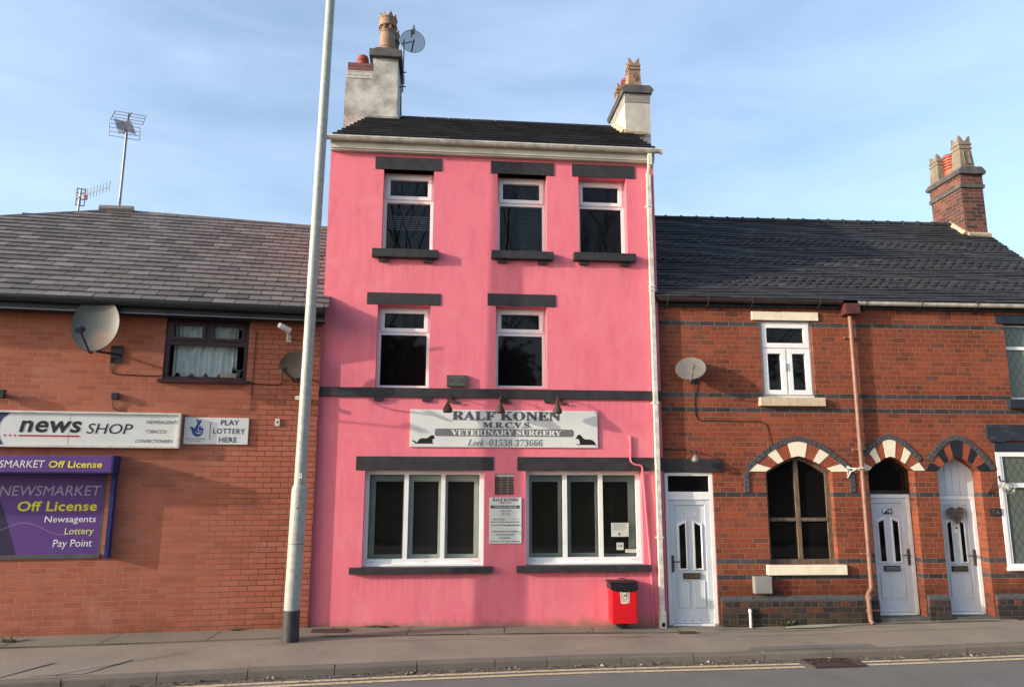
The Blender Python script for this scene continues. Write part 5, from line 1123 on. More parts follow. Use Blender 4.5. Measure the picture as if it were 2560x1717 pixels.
for root, a, b, hs_, depth in ((h78, -0.02, SPL, ho78, 0.22), (h76, SPL, 7.06, ho76, 0.22)):
    wb = MB(); wb.sheet_holes([(a, -0.3), (b, -0.3), (b, 4.95), (a, 4.95)], hs_, 0.0, depth)
    if root is h76: wb.face([(b, 0, -0.3), (b, 4.7, -0.3), (b, 4.7, 4.95), (b, 0, 4.95)]); wb.face([(b, 0, 4.95), (b, 4.7, 4.95), (b, 2.35, 7.05)])
    if root is h78: wb.face([(a, 0, -0.3), (a, 4.7, -0.3), (a, 4.7, 4.95), (a, 0, 4.95)])
    wb.face([(a, 4.7, -0.3), (b, 4.7, -0.3), (b, 4.7, 4.95), (a, 4.7, 4.95)])
    wb.build('wall', 'brick_right', root)
    shp = [r + q for q in (5, 14, 23) for r in (0, 1, 2, 3)]
    tile_slope(lambda q, a=a: a - 0.0, lambda q, b=b: b + (0.06 if root is h76 else 0.0), -0.15, 4.955, 0.875, lambda u: 2.5, 0.0905, 0.168, 0.015, jit=0.0016, lift=1, shaped=shp, gap=0.002).build('roof', 'blue_tile', root, norm=False)
    ub = MB(); bb = b + (0.05 if root is h76 else 0); ub.face([(a, -0.12, 4.95), (bb, -0.12, 4.95), (bb, 2.35, 7.12), (a, 2.35, 7.12)]); ub.face([(a, 2.35, 7.12), (bb, 2.35, 7.12), (bb, 4.85, 4.9), (a, 4.85, 4.9)]); ub.build('roof_underlay', 'fascia_dark', root)
    rd = MB(); u = a
    while u < bb - 0.1:
        e = min(u + 0.305, bb); rd.tube([(u, 2.35, 7.135), (e - 0.03, 2.35, 7.135)], 0.062, 8); rd.tube([(e - 0.028, 2.35, 7.135), (e - 0.002, 2.35, 7.135)], 0.078, 8); u += 0.305
    rd.build('ridge_tiles', 'blue_tile', root)
def half_gutter(a, b, y, z, r, m, root, name='gutter'):
    g = MB()
    for k in range(10):
        a0, a1 = math.pi + math.pi * k / 10, math.pi + math.pi * (k + 1) / 10
        g.face([(a, y + r * math.cos(a0), z + r * math.sin(a0)), (b, y + r * math.cos(a0), z + r * math.sin(a0)), (b, y + r * math.cos(a1), z + r * math.sin(a1)), (a, y + r * math.cos(a1), z + r * math.sin(a1))])
    g.tube([(a, y - r, z), (b, y - r, z)], 0.006, 5); return g.build(name, m, root, smooth=True)
g78 = half_gutter(0.0, 2.95, -0.115, 4.945, 0.055, 'brown_gutter', h78)
g76 = half_gutter(3.19, 7.1, -0.115, 4.93, 0.05, 'gutter_white', h76)
for root, xs_ in ((g78, (0.16, 0.80, 1.5, 2.58)), (g76, (3.32, 4.22, 5.14, 6.1))):
    for x_ in xs_: MB().tube([(x_, -0.17, 4.98), (x_ + 0.005, -0.175, 4.90), (x_, -0.05, 4.83), (x_ + 0.01, -0.004, 4.80)], 0.008, 5).build('bracket', 'brown_gutter', root)
for root, a, b in ((h78, 0.0, SPL - 0.002), (h76, SPL + 0.002, 7.05)): MB().box(a, b, -0.045, -0.003, 4.84, 4.93).build('fascia', 'fascia_dark', root)
# drain pipe with its hopper
dp = MB(); dp.tube([(3.085, -0.075, 4.72), (3.085, -0.075, 0.66), (3.075, -0.08, 0.60), (3.02, -0.09, 0.53), (3.01, -0.10, 0.47), (3.02, -0.10, 0.17), (3.035, -0.13, 0.12)], 0.035, 12)
for z_ in (4.36, 2.62, 1.08, 0.28): dp.tube([(3.085 if z_ > 0.6 else 3.017, -0.075 if z_ > .6 else -0.10, z_), (3.085 if z_ > .6 else 3.017, -0.075 if z_ > .6 else -0.10, z_ + 0.04)], 0.044, 12); dp.box(2.99, 3.18, -0.05 if z_ > .6 else -0.08, -0.003, z_ + 0.005, z_ + 0.03)
dp.tube([(3.02, -0.10, 0.52), (3.02, -0.10, 0.46)], 0.049, 12)
do = dp.build('downpipe', 'brown_pipe', h78, smooth=True)
MB().box(2.965, 3.20, -0.19, -0.01, 4.73, 4.90, 0.006).build('hopper', 'maroon_hopper', do)
pm = MB(); pm.tube([(3.036, -0.1305, 0.119), (3.038, -0.134, 0.115)], 0.034, 12); pm.build('pipe_mouth', 'ink_black', do)
# plinth
def plinth(root, a, b, top=0.435):
    p = MB(); p.box(a, b, -0.05, 0.10, -0.2, top); po = p.build('plinth', 'brick_plinth', root)
    c = MB(); c.prism([(a, top + 0.001), (b, top + 0.001), (b, top + 0.07), (a, top + 0.07)], -0.002, 0.0); c.bm.clear()
    n_ = max(1, round((b - a) / 0.235)); st_ = (b - a) / n_
    for i in range(n_):
        x0_, x1_ = a + i * st_ + 0.003, a + (i + 1) * st_ - 0.003
        v = [c.bm.verts.new(q) for q in ((x0_, -0.05, top + .002), (x1_, -0.05, top + .002), (x1_, -0.048, top + .022), (x0_, -0.048, top + .022), (x0_, -0.002, top + .068), (x1_, -0.002, top + .068), (x0_, 0.0, top + .002), (x1_, 0.0, top + .002))]
        for q in ((0, 1, 2, 3), (3, 2, 5, 4), (0, 3, 4, 6), (1, 7, 5, 2)): c.bm.faces.new([v[i_] for i_ in q])
    c.build('plinth_course', 'brick_blue', po)
plinth(h78, 0.83, 3.205); plinth(h78, 3.97, SPL - 0.001); plinth(h76, SPL + 0.001, 4.30); plinth(h76, 5.03, 7.05)
# arches
def arch(root, c, hw, z0, rise, HW, RISE, stone, hood_y, legs=None, cuts=(0, .17, .38, .56, .80, 1.0), clip=None):
    bl_, br = MB(), MB(); n = 4
    inner = lambda t: (c - hw + hw * t, z0 + rise * (1 - (1 - t) ** 1.45)); outer = lambda t: (c - HW + HW * t, z0 + RISE * (1 - (1 - t) ** 1.7))
    def seg(ta, tb, mirror):
        pts = [inner(ta + (tb - ta) * i / n) for i in range(n + 1)] + [outer(tb + (ta - tb) * i / n) for i in range(n + 1)]
        return [(2 * c - x, z) for x, z in pts][::-1] if mirror else pts
    stones = []
    for k in range(4):
        for mir in (False, True):
            p = seg(cuts[k] + .006, cuts[k + 1] - .006, mir)
            if k % 2 == 0: stones.append(p)
            else:                                            # red: four bricks to a block
                for q in range(4):
                    d = (cuts[k + 1] - cuts[k]) / 4; (br if mir else bl_).prism(seg(cuts[k] + d * q + .008, cuts[k] + d * (q + 1) - .004, mir), -0.010, 0.03)
    kl = seg(cuts[4] + .006, 1.0, False); kr = seg(cuts[4] + .006, 1.0, True)
    stones.append([inner(cuts[4] + .006 + (1 - cuts[4] - .006) * i / n) for i in range(n + 1)] + [(2 * c - x, z) for x, z in [inner(1 + (cuts[4] + .006 - 1) * i / n) for i in range(1, n + 1)]] + [(2 * c - x, z) for x, z in [outer(cuts[4] + .006 + (1 - cuts[4] - .006) * i / n) for i in range(n + 1)]] + [outer(1 + (cuts[4] + .006 - 1) * i / n) for i in range(1, n + 1)])
    ar = bl_.build('arch', 'arch_red', root); br.build('arch', 'arch_red', root)
    for p in stones: MB().prism(p, -0.016, 0.03).build('voussoir', stone, ar)
    hd = MB(); nb = 11
    for mir in (False, True):
        for q in range(nb):
            ta, tb = q / nb + .004, (q + 1) / nb - .004
            a0, a1 = outer(ta), outer(tb)
            def off(t):
                x, z = outer(t); x2, z2 = outer(min(1, t + .01)); x1, z1 = outer(max(0, t - .01)); dx_, dz_ = x2 - x1, z2 - z1; l = math.hypot(dx_, dz_); return (x - dz_ / l * 0.075, z + dx_ / l * 0.075)
            p = [a0, a1, off(tb), off(ta)]
            if q == nb - 1: p[2] = (c, off(tb)[1] + 0.012); p[1] = (c, a1[1])
            if mir: p = [(2 * c - x, z) for x, z in p][::-1]
            if clip and (min(x for x, z in p) < clip[0] or max(x for x, z in p) > clip[1]): continue
            hd.prism(p, hood_y, 0.02)
    if legs:
        for s_ in (-1, 1):
            z_ = legs
            while z_ < z0 - 0.02: hd.prism([(c + s_ * (HW + .0) - (0.075 if s_ < 0 else 0), z_), (c + s_ * HW + (0 if s_ < 0 else .075), z_), (c + s_ * HW + (0 if s_ < 0 else .075), z_ + .066), (c + s_ * HW - (0.075 if s_ < 0 else 0), z_ + .066)], hood_y, 0.02); z_ += 0.0747
    hd.build('hood_course', 'brick_blue', ar)
arch(h78, 2.13, 0.52, 2.30, 0.235, 0.785, 0.455, 'stone_white', -0.020, legs=2.0)
arch(h78, 3.585, 0.365, 2.32, 0.215, 0.535, 0.475, 'stone_white', -0.020, clip=(3.1, 4.125))
arch(h76, 4.66, 0.345, 2.32, 0.215, 0.525, 0.475, 'arch_black', -0.0225, clip=(4.13, 9))
# windows of the terrace
MB().box(1.522, 2.595, -0.03, 0.20, 4.642, 4.778, 0.006).build('lintel', 'stone_white', h78)
MB().box(1.562, 2.592, -0.085, 0.19, 3.292, 3.424, 0.008).build('window_sill', 'stone_sill', h78)
f = MB(); u0, u1, z0, z1, y = 1.655, 2.48, 3.425, 4.639, 0.05; zs = 4.205
f.box(u0, u0 + .045, y, y + .07, z0, z1); f.box(u1 - .045, u1, y, y + .07, z0, z1); f.box(u0 + .045, u1 - .045, y, y + .07, z0, z0 + .06); f.box(u0 + .045, u1 - .045, y, y + .07, z1 - .045, z1); f.box(u0 + .045, u1 - .045, y, y + .07, zs - .02, zs + .02); um = (u0 + u1) / 2; f.box(um - .025, um + .025, y, y + .07, z0 + .06, zs - .02)
ps_ = []
for a, b, c, d in ((u0 + .045, u1 - .045, zs + .02, z1 - .045), (u0 + .045, um - .025, z0 + .06, zs - .02), (um + .025, u1 - .045, z0 + .06, zs - .02)):
    s_ = .065; f.box(a - .012, a + s_, y - .02, y + .05, c - .012, d + .012, .006); f.box(b - s_, b + .012, y - .02, y + .05, c - .012, d + .012, .006); f.box(a + s_, b - s_, y - .02, y + .05, c - .012, c + s_, .006); f.box(a + s_, b - s_, y - .02, y + .05, d - s_, d + .012, .006); ps_.append((a + s_ - .004, b - s_ + .004, c + s_ - .004, d - s_ + .004))
fo = f.build('window', 'upvc', h78)
for a, b, c, d in ps_: g = MB(); g.face([(a, y + .03, c), (b, y + .03, c), (b, y + .03, d), (a, y + .03, d)]); g.build('pane', 'glass', fo)
MB().box(um - .05, um - .035, y - .045, y - .021, 3.86, 3.98).build('handle', 'upvc', fo)
# arched timber window
c, hw, z0, zs_, ri = 2.13, 0.52, 0.945, 2.30, 0.235; y = 0.11; fw = .065
out_ = arch_hole(c, hw, z0, zs_, ri); inn_ = [(c - hw + fw, z0 + fw)] + [(x, z) for x, z in arch_curve(c, hw - fw, zs_ - .03, ri - .02)] + [(c + hw - fw, z0 + fw)]
fm = MB(); fm.sheet_holes(out_, [inn_], y, 0.05)
fm.box(c - .03, c + .03, y - .012, y + .05, z0 + fw, zs_ + ri - .05); fm.box(c - hw + fw, c - .03, y - .008, y + .05, 1.565, 1.615); fm.box(c + .03, c + hw - fw, y - .008, y + .05, 1.565, 1.615)
fo = fm.build('window', 'old_wood', h78)
for sx in (-1, 1):
    top_ = [p for p in arch_curve(c, hw - fw + .004, zs_ - .03, ri - .02) if (p[0] - c) * sx >= -1e-6]
    poly = ([(c - hw + fw - .004, 1.60)] + top_ + [(c, 1.60)]) if sx < 0 else ([(c, 1.60)] + top_ + [(c + hw - fw + .004, 1.60)])
    MB().flat(poly, y + .03).build('pane', 'glass', fo); MB().flat(arch_rect(*((c - hw + fw - .004, c, z0 + fw - .004, 1.57) if sx < 0 else (c, c + hw - fw + .004, z0 + fw - .004, 1.57))), y + .03).build('pane', 'glass', fo)
MB().box(1.54, 2.745, -0.07, 0.16, 0.80, 0.942, 0.008).build('window_sill', 'stone_white', h78)
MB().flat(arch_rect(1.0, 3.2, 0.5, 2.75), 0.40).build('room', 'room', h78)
# doors
def upvc_door(root, u0, u1, z0, z1, y, num=None, hand='right', letter='brass', fan=None, label=None, low=0.0):
    fr = .055; f = MB(); f.box(u0, u0 + fr, y - .02, y + .06, z0, z1); f.box(u1 - fr, u1, y - .02, y + .06, z0, z1); f.box(u0 + fr, u1 - fr, y - .02, y + .06, z1 - fr, z1); f.box(u0 + fr, u1 - fr, y - .045, y + .06, z0, z0 + .035)
    lf = MB(); a, b, c, d = u0 + fr + .004, u1 - fr - .004, z0 + .04, z1 - fr - .004; yl = y
    w_ = b - a; bord = .075
    lf.box(a, b, yl + .012, yl + .05, c, d)                                # panel plane
    lf.box(a, a + bord, yl - .006, yl + .011, c, d, .004); lf.box(b - bord, b, yl - .006, yl + .011, c, d, .004); lf.box(a + bord, b - bord, yl - .006, yl + .011, d - bord, d, .004); lf.box(a + bord, b - bord, yl - .006, yl + .011, c, c + bord + .03, .004)
    do = lf.build('door', 'upvc_grey', root)
    if label: do['label'] = label
    f.build('door_frame', 'upvc', do)
    m_ = (a + b) / 2; pw = (w_ - 2 * bord - .14) / 2; zt = c + (d - c) * .835; zb = c + (d - c) * .415; lt_, lb_ = c + (d - c) * .335, c + (d - c) * .12
    for s_ in (-1, 1):
        x0_ = m_ - .035 - pw if s_ < 0 else m_ + .035; x1_ = x0_ + pw; hi, lo_ = (zt, zt - .055)
        zl, zr = (lo_, hi) if s_ < 0 else (hi, lo_)
        mo = .036
        op = [(x0_, zb), (x1_, zb), (x1_, zr), (x0_, zl)]; ip = [(x0_ + mo, zb + mo), (x1_ - mo, zb + mo), (x1_ - mo, zr - mo - (.014 if s_ < 0 else 0)), (x0_ + mo, zl - mo - (.014 if s_ > 0 else 0))]
        fmld = MB(); o1 = [fmld.bm.verts.new((x, yl + .011, z)) for x, z in op]; i1 = [fmld.bm.verts.new((x + (.012 if x > (x0_ + x1_) / 2 else -.012), yl - .012, z + (.012 if z > 1.3 else -.012))) for x, z in ip]; i2 = [fmld.bm.verts.new((x, yl + .002, z)) for x, z in ip]
        for k in range(4): fmld.bm.faces.new((o1[k], o1[(k + 1) % 4], i1[(k + 1) % 4], i1[k])); fmld.bm.faces.new((i1[k], i1[(k + 1) % 4], i2[(k + 1) % 4], i2[k]))
        mo_ = fmld.build('glazing_bead', 'upvc', do)
        MB().flat(ip, yl + .002).build('door_pane', 'glass', do)
        pm_ = MB(); op = arch_rect(x0_, x1_, lb_, lt_); ip = arch_rect(x0_ + .022, x1_ - .022, lb_ + .022, lt_ - .022); o1 = [pm_.bm.verts.new((x, yl + .011, z)) for x, z in op]; i1 = [pm_.bm.verts.new((x, yl - .001, z)) for x, z in ip]; o2 = [pm_.bm.verts.new((x + (.012 if x > (x0_ + x1_) / 2 else -.012) * -.4, yl - .004, z + (.005 if z < (lb_ + lt_) / 2 else -.005))) for x, z in op]
        for k in range(4): pm_.bm.faces.new((o1[k], o1[(k + 1) % 4], o2[(k + 1) % 4], o2[k])); pm_.bm.faces.new((o2[k], o2[(k + 1) % 4], i1[(k + 1) % 4], i1[k]))
        pm_.bm.faces.new(i1); pm_.build('panel', 'upvc_grey', do)
    zl_ = (zb + lt_) / 2
    lb2 = MB(); lb2.box(m_ - .125, m_ + .125, yl - .016, yl + .011, zl_ - .04, zl_ + .04, .005); lbo = lb2.build('letterbox', 'ink_black', do); MB().box(m_ - .11, m_ + .11, yl - .022, yl - .0165, zl_ - .027, zl_ + .027, .002).build('flap', letter, lbo)
    hx = b - .03 if hand == 'right' else a + .03; zh = c + (d - c) * .475; h = MB(); h.box(hx - .018, hx + .018, yl - .022, yl - .0065, zh - .12, zh + .12, .006); sx = -1 if hand == 'right' else 1
    h.tube([(hx, yl - .02, zh + .035), (hx, yl - .06, zh + .035), (hx + sx * .11, yl - .06, zh + .03)], .010, 6); h.build('handle', 'handle', do)
    if fan:
        fz = fan; g = MB(); g.box(u0, u0 + .05, y - .02, y + .06, z1, fz); g.box(u1 - .05, u1, y - .02, y + .06, z1, fz); g.box(u0 + .05, u1 - .05, y - .02, y + .06, fz - .05, fz); g.box(u0 + .05, u1 - .05, y - .02, y + .06, z1 + .001, z1 + .06); go_ = g.build('fanlight', 'upvc', do); q = MB(); q.flat(arch_rect(u0 + .046, u1 - .046, z1 + .056, fz - .046), y + .02); q.build('pane', 'glass', go_)
    return do, (m_, yl, c, d)
dA, iA = upvc_door(h78, 0.06, 0.795, 0.085, 1.94, 0.05, hand='left', fan=2.286, label='white door with glazed slits and fanlight next to the pink wall')
MB().box(iA[0] - .11, iA[0] + .11, .060, .0618, 1.66, 1.70).build('name_sticker', 'upvc', dA)
t = MB(); t.flat(arch_rect(iA[0] - .09, iA[0] - .075, 1.665, 1.695), .0595); t.flat(arch_rect(iA[0] - .065, iA[0] + .07, 1.677, 1.683), .0595); t.build('lettering', 'ink_mid', dA)
for i in range(5): MB().disc(0.18 + i * .12, .165, .009, .0425, 8).build('screw', 'ink_black', dA)
MB().box(-0.02, 0.945, -0.016, 0.10, 2.294, 2.49, 0.004).build('lintel', 'black_paint', h78)
MB().box(0.0, 0.83, -0.02, 0.25, -0.2, 0.082).build('doorstep', 'slab', h78)
dB, iB = upvc_door(h78, 3.225, 3.945, 0.185, 1.965, 0.20, hand='right', letter='alu', label='pale grey door with the number 78 above its glazed slits')
MB().box(3.21, 3.965, -0.04, 0.30, -0.2, 0.18).build('doorstep', 'slab', h78)
t = MB(); t.box(iB[0] - .075, iB[0] + .075, .196, .211, 1.665, 1.745); nbo = t.build('number_plate', 'ink_black', dB); t = MB(); t.flat([(iB[0] - .073, 1.667), (iB[0] - .073, 1.743), (iB[0] + .0, 1.743)], .1945); letters(t, '8', 'serif', iB[0] + .018, iB[0] + .062, 1.677, 1.735, .1945); letters(t, '7', 'serif', iB[0] - .018, iB[0] + .012, 1.677, 1.735, .1943); t.build('lettering', 'ink_white', nbo)
def fan_arch(root, c, hw, zb, z0, rise, y, kind):
    outp = arch_hole(c, hw, zb, z0, rise)
    if kind == 'glass':
        inn = [(c - hw + .05, zb + .055)] + arch_curve(c, hw - .05, z0 - .02, rise - .02) + [(c + hw - .05, zb + .055)]
        f = MB(); f.sheet_holes(outp, [inn], y, .04); fo = f.build('fanlight', 'dark_wood', root); MB().flat(inn, y + .02).build('pane', 'glass', fo)
    else:
        n = 6; st = 2 * hw / n; f = MB(); cur = arch_curve(c, hw, z0, rise, 30)
        top = lambda x: lerp(cur, x)
        for i in range(n):
            a, b = c - hw + st * i + .004, c - hw + st * (i + 1) - .004; pts = [(a, zb), (b, zb)] + [(b + (a - b) * k / 6, top(b + (a - b) * k / 6)) for k in range(7)]; f.prism(pts, y, y + .02)
        f.flat(outp, y + .012); f.build('boarding', 'upvc_grey', root)
fan_arch(h78, 3.585, 0.365, 1.967, 2.32, 0.215, 0.17, 'glass')
dC, iC = upvc_door(h76, 4.325, 4.995, 0.185, 1.94, 0.20, hand='right', label='pale grey door of number 76 with boarded arch above')
MB().box(4.30, 5.02, -0.02, 0.30, -0.2, 0.18).build('doorstep', 'slab', h76)
fan_arch(h76, 4.66, 0.345, 1.945, 2.32, 0.215, 0.18, 'boards')
t = MB(); t.box(iC[0] - .035, iC[0] + .035, .185, .21, 1.37, 1.49, .008); to = t.build('knocker', 'upvc', dC); MB().disc(iC[0], 1.455, .018, .1835).build('viewer', 'ink_black', to)
wr = RIGHT.thing('wicker_heart', 'grey wicker heart wreath hanging on the boarded arch door', 'wreath', iC[0], 0.165, 1.66)
mb = MB()
for i in range(40):
    s_ = random.uniform(0.12, 1.0) ** 0.7; pts = []
    o_ = random.uniform(0, 6.28); ln_ = random.uniform(2.0, 6.2); dx_, dz_ = random.uniform(-.012, .012), random.uniform(-.012, .012)
    for k in range(13):
        a = o_ + ln_ * k / 12; x_ = 16 * math.sin(a) ** 3; z_ = 13 * math.cos(a) - 5 * math.cos(2 * a) - 2 * math.cos(3 * a) - math.cos(4 * a)
        pts.append((x_ / 16 * .15 * s_ + dx_, random.uniform(-.03, .01), z_ / 16 * .14 * s_ + dz_))
    mb.tube(pts, .0055, 4)
mb.build('twigs', 'wicker', wr); MB().tube([(0, 0, .05), (0, 0.0, .20)], .003, 4).build('string', 'upvc', wr)
tag(MB().box(0, 0.195, -0.02, -0.002, 0, 0.11, 0.003).build('number_plate', plain('dark_brown_plaque', (0.03, 0.022, 0.02))), 'dark brown plaque reading 76 on the brick pier', 'house number')
npl = bpy.data.objects['number_plate'] if 'label' in bpy.data.objects['number_plate'] else [o for o in bpy.data.objects if o.name.startswith('number_plate') and 'label' in o][0]
npl.location = RIGHT.w(5.075, 0, 1.648); npl.rotation_euler[2] = RIGHT.a
t = Ink(); letters(t, '7', 'x', .045, .075, .025, .085, -.0215); letters(t, '6', 'x', .115, .15, .025, .085, -.0215); t.build('lettering', 'ink_mid', npl)
# lattice windows of number 76
f = MB(); u0, u1, z0, z1, y = 5.66, 6.745, 3.432, 4.643, .09
f.box(u0, u0 + .03, y, y + .06, z0, z1); f.box(u1 - .03, u1, y, y + .06, z0, z1); f.box(u0 + .03, u1 - .03, y, y + .06, z0, z0 + .04); f.box(u0 + .03, u1 - .03, y, y + .06, z1 - .03, z1); f.box(u0 + .03, u1 - .03, y - .01, y + .06, 4.24, 4.29); f.box(6.05, 6.09, y, y + .06, z0 + .04, 4.24)
fo = f.build('window', 'upvc', h76)
for a, b, c, d in ((u0 + .028, u1 - .028, 4.288, z1 - .028), (u0 + .028, 6.052, z0 + .038, 4.242), (6.088, u1 - .028, z0 + .038, 4.242)): MB().flat(arch_rect(a, b, c, d), y + .03).build('pane', 'leaded', fo)
f = MB(); u0, u1, z0, z1, y = 5.28, 6.745, 0.868, 2.612, -.005
f.box(u0, u0 + .07, y, y + .06, z0, z1, .004); f.box(u1 - .07, u1, y, y + .06, z0, z1); f.box(u0 + .07, u1 - .07, y, y + .06, z0, z0 + .07); f.box(u0 + .07, u1 - .07, y, y + .06, z1 - .07, z1); f.box(u0 + .07, u1 - .07, y - .01, y + .06, 2.07, 2.14); f.box(u0 - .02, u1, y - .05, y + .0, z0 - .025, z0 + .02); f.box(5.98, 6.03, y, y + .06, z0 + .07, 2.07)
f.box(u0 + .07, u0 + .11, y + .01, y + .05, z0 + .07, 2.07); f.box(u0 + .07, u0 + .11, y + .01, y + .05, 2.14, z1 - .07)
fo = f.build('window', 'upvc', h76)
for a, b, c, d in ((u0 + .108, 5.982, z0 + .068, 2.072), (6.028, u1 - .068, z0 + .068, 2.072), (u0 + .108, u1 - .068, 2.138, z1 - .068)): MB().flat(arch_rect(a, b, c, d), y + .03).build('pane', 'leaded', fo)
MB().box(5.53, 6.9, -.015, .10, 4.645, 4.80, .004).build('lintel', 'navy_paint', h76); MB().box(5.565, 6.9, -.07, .12, 3.285, 3.43, .006).build('window_sill', 'navy_paint', h76)
MB().box(5.275, 6.9, -.016, .10, 2.617, 2.765, .004).build('lintel', 'navy_paint', h76)
mb = MB(); mb.prism([(5.16, 3.03), (5.16, 2.83), (5.20, 2.80), (5.20, 2.77), (5.42, 2.768), (5.45, 2.785), (6.9, 2.785), (6.9, 3.03)], -.045, -.002); mb.build('fascia_board', 'flaking', h76)
# chimney of number 76
cm_ = MB(); cm_.box(6.685, 7.125, 2.0, 2.93, 5.6, 7.79); ch = cm_.build('chimney', 'brick_stack', h76)
MB().box(6.655, 7.155, 1.97, 2.96, 7.79, 7.865, .006).build('stack_band', 'slab', ch); MB().box(6.675, 7.135, 1.99, 2.94, 7.865, 8.07, .003).build('upper_courses', 'brick_stack', ch)
mb = MB(); mb.prism([(6.64, 8.07), (7.17, 8.07), (7.19, 8.12), (7.11, 8.215), (6.70, 8.215), (6.62, 8.12)], 1.94, 3.0); mb.build('stone_cap', 'slab', ch)
mb = MB(); mb.tube([(6.68, 1.96, 6.80), (7.12, 1.96, 6.80)], .07, 6); mb.tube([(6.66, 1.98, 6.82), (6.66, 2.4, 7.17)], .075, 6); mb.build('cement_fillet', 'mortar_fillet', ch)
square_pot(ch, 6.90, 2.18, 8.20, .27, .72, 'buff_grey', panel=True); square_pot(ch, 6.86, 2.82, 8.20, .27, .62, 'buff_grey'); louvre_pot(ch, 6.90, 2.53, 8.20, .12, .50, 'orange_clay')
# fittings on the terrace
d4 = RIGHT.thing('satellite_dish', 'pale satellite dish pointing down on red brick beside the pink house', 'satellite dish', 0.50, 0, 3.80)
dish_parts(d4, (-0.04, -0.20, 0.04), (-0.28, -0.80, 0.42), 0.225, 0.20, 0.035, 'dish_pale', 'dish_pale', 0.05, (0.06, 0, -0.08), arm_len=0.20, lnb=0.024, arm_drop=0.9)
cable('black cable dropping from the pale dish and across to the arched window', RIGHT, [(0.56, -0.03, 3.70), (0.56, 3.4), (0.565, 3.15), (0.60, 3.08), (0.66, 3.062), (1.2, 3.058), (1.58, 3.055), (1.66, 3.02), (1.68, 2.95), (1.675, -.03, 2.62)])
l2 = RIGHT.thing('security_light', 'small rusty floodlight on the black lintel over the first white door', 'lamp', 0.48, 0, 2.52)
MB().tube([(-.08, -.02, .10), (-.02, -.05, .10), (0, -.14, .09), (0.02, -.16, .02)], .010, 6).tube([(.06, -.02, .06), (.05, -.12, .09), (.03, -.16, .02)], .008, 6).build('bracket', 'iron', l2)
MB().lathe([(.03, .06), (.05, .03), (.062, 0), (.06, -.03), (.04, -.05), (.01, -.055)], (0.01, -.17, -.04), 14).build('lamp_shade', plain('dull_grey_metal', (.16, .15, .14), metal=.4), l2, smooth=True)
cable('thin black cable from the left edge of the brick to the rusty floodlight', RIGHT, [(0.05, 2.63), (0.2, 2.625), (0.4, 2.625)], .006)
mt = RIGHT.thing('meter_cabinet', 'grey square meter box below the arched window sill', 'meter box', 1.315, 0, 0.545)
MB().box(0, .265, -.10, -.002, 0, .24, .008).build('cabinet', 'meter', mt); MB().box(.012, .253, -.106, -.1, .012, .225, .003).build('cabinet_door', 'meter', mt)
vp = RIGHT.thing('vent_pipe', 'short off white pipe standing against the dark brick plinth', 'pipe', 1.23, -0.085, 0.05)
MB().tube([(0, 0, 0), (0, 0, .24)], .020, 10).tube([(0, 0, .24), (0, 0, .26), (-.005, 0, .285)], [.028, .028, .015], 10).build('pipe', 'sign_frame', vp)
l3 = RIGHT.thing('globe_lamp', 'clear glass globe lamp on a curved arm by the lattice window', 'lamp', 5.20, 0, 2.10)
MB().tube([(-.12, -.01, -.13), (-.03, -.03, -.02), (.02, -.06, .12), (.03, -.10, .12)], .010, 6).tube([(.03, -.10, .15), (.03, -.11, .07)], .016, 6).build('arm', 'cable', l3)
mb = MB(); mb.lathe([(.02, .09), (.06, .06), (.085, 0), (.075, -.04), (.04, -.075), (.008, -.085)], (.085, -.2, -.04), 18); mb.build('globe', 'clear', l3, smooth=True); MB().lathe([(.012, .06), (.024, .02), (.026, -.02), (.012, -.045)], (.085, -.2, -.03), 10).build('bulb', 'meter', l3, smooth=True); MB().tube([(.03, -.11, .07), (.06, -.17, .07), (.085, -.2, .04)], .009, 6).build('lamp_holder', 'cable', l3)
br = RIGHT.thing('line_bracket', 'ornate pale iron bracket beside the salmon drainpipe', 'bracket', 2.97, 0, 2.33)
mb = MB(); mb.tube([(-.09, -.012, .06), (-.07, -.02, .03), (.0, -.10, .02), (.12, -.12, .03)], .010, 6); mb.tube([(-.09, -.012, -.12), (-.04, -.04, -.02), (.02, -.09, .01)], .009, 6)
for k in range(4): mb.tube([(-.075 + .02 * math.cos(a * .7), -.02, -.06 + k * .035 + .018 * math.sin(a * .7)) for a in range(10)], .006, 4)
mb.build('scrollwork', 'sign_frame', br)
# damp cement strip at the foot of the plinth
mb = MB(); mb.face([(1.7, -.20, .088), (3.2, -.17, .105), (3.15, -.055, .12), (1.75, -.055, .098)]); structure(mb.build('cement_strip', tarmac('mossy_cement', (.34, .34, .27), (.26, .27, .19), (.42, .41, .35)), norm=False)).matrix_world = RIGHT.m

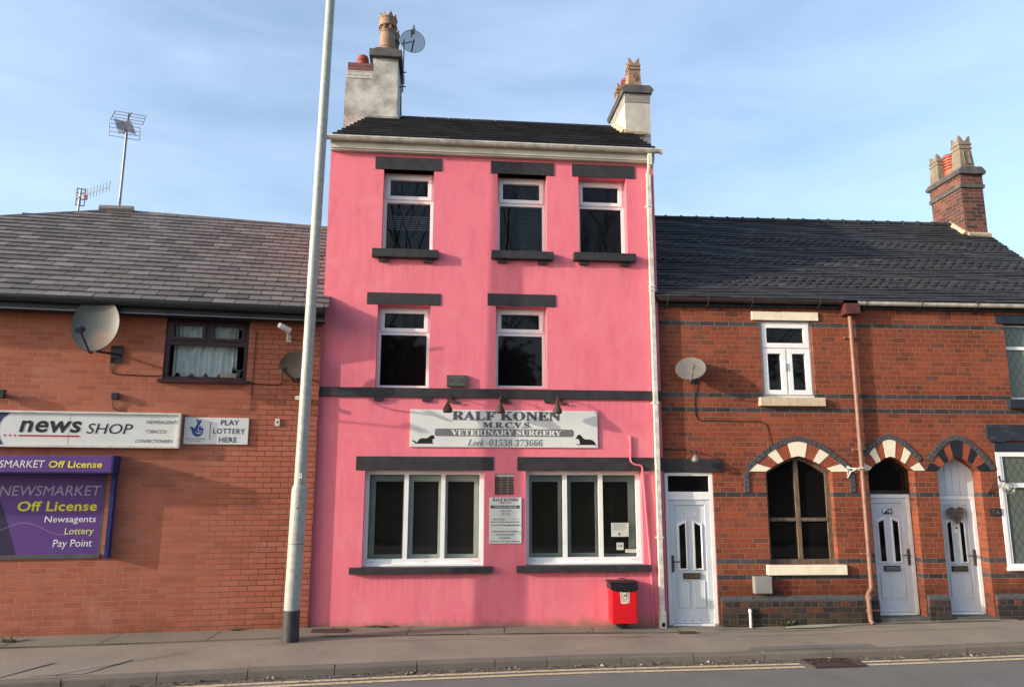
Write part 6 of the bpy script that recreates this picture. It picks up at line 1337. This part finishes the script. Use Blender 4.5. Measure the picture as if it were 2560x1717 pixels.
# ------------------------------------------------------------------ the wooded bank across the road, mirrored in the windows and shading the street
def bare_tree(x, y, z, h, r, label, seed, lean=0.0, spread=1.0, depth=5):
    rnd = random.Random(seed); root = thing('bare_tree', label, 'tree', (x, y, z)); tr = MB(); cr = MB()
    tr.tube([(0, 0, -0.4), (0.02, 0, h * .2), (lean * .5, 0.05, h * .45), (lean, 0, h * .62)], [r * 1.25, r, r * .82, r * .62], 12)
    def branch(p, d, l, rr, k):
        q = [p]; dd = d
        for i in range(3): dd = (dd + Vector((rnd.uniform(-.2, .2), rnd.uniform(-.2, .2), rnd.uniform(-.05, .18)))).normalized(); q.append(q[-1] + dd * l / 3)
        cr.tube(q, [rr, rr * .85, rr * .68, rr * .5], 5 if rr > .03 else 3, cap=False)
        if k <= 0: return
        for i in range(3 if k > 1 else 4):
            b = q[1 + i % 3] if i else q[-1]; nd = (dd + Vector((rnd.uniform(-1, 1), rnd.uniform(-1, 1), rnd.uniform(-.3, .7))) * .75 * spread).normalized(); branch(b, nd, l * rnd.uniform(.55, .75), rr * .52, k - 1)
    for i in range(6 if depth > 3 else 2):
        t = .40 + .6 * i / 5; p = Vector((lean * t * .98, 0.02, h * .62 * t)); a = i * 2.4 + seed
        branch(p, Vector((math.cos(a) * spread, math.sin(a) * spread, 1.0 if i < 5 else 2.5)).normalized(), h * .28, r * .42, depth - 2)
    tr.build('trunk', 'bark', root, smooth=True); cr.build('crown', 'bark', root, norm=False)
def leafy(x, y, z, h, w_, label, seed, n=3600):
    rnd = random.Random(seed); root = thing('evergreen_tree', label, 'tree', (x, y, z)); tr = MB(); tr.tube([(0, 0, -.5), (0, 0, h * .5), (0.1, 0, h * .9)], [.28, .2, .05], 8); tr.build('trunk', 'bark', root)
    cr = MB(); cl = [(Vector((rnd.gauss(0, w_ * .42), rnd.gauss(0, w_ * .35), h * (.18 + .76 * rnd.random()))), rnd.uniform(.5, 1.1)) for _ in range(34)]
    for i in range(n):
        c, s_ = rnd.choice(cl); tp = 1 - .55 * c.z / h; p = Vector((c.x * tp, c.y * tp, c.z)) + Vector((rnd.gauss(0, s_), rnd.gauss(0, s_), rnd.gauss(0, s_ * .8))) * .75; p.z = max(p.z, .2); a = Vector((rnd.uniform(-1, 1), rnd.uniform(-1, 1), rnd.uniform(-.6, .6))).normalized() * rnd.uniform(.18, .36); b = a.orthogonal() * .7
        cr.face([p - a, p - b * .6, p + a, p + b * .6])
    cr.build('crown', 'leaf', root, norm=False)
hz = lambda x, y: -0.1 + (max(0, (-3 - (y - 0.12 * x)) / 60)) ** .8 * 7
for i, (x, y, h) in enumerate([(-7, -19, 6.5), (-1, -18, 7), (5, -19, 6.5), (11, -18, 7), (17, -19, 7.5), (23, -18, 6.5)]):
    leafy(x, y, hz(x, y), h, 3.2, 'dense dark evergreen on the wooded bank across the road', 20 + i)
for i, (x, y, h) in enumerate([(-5.5, -11, 13), (-2.0, -13, 15), (0.8, -11, 14), (3.6, -14, 15.5), (6.6, -11.5, 14), (10, -13, 15), (14, -12, 14), (19, -13, 14)]): bare_tree(x, y, hz(x, y), h, .17, 'bare winter tree in front of the evergreens on the bank', 11 + i, .2, .85)
for o in bpy.data.objects:
    if o.name.startswith('evergreen_tree'): o['group'] = 'evergreens on the bank'
    if o.name.startswith('bare_tree') and 'winter' in o['label']: o['group'] = 'bare trees on the bank'
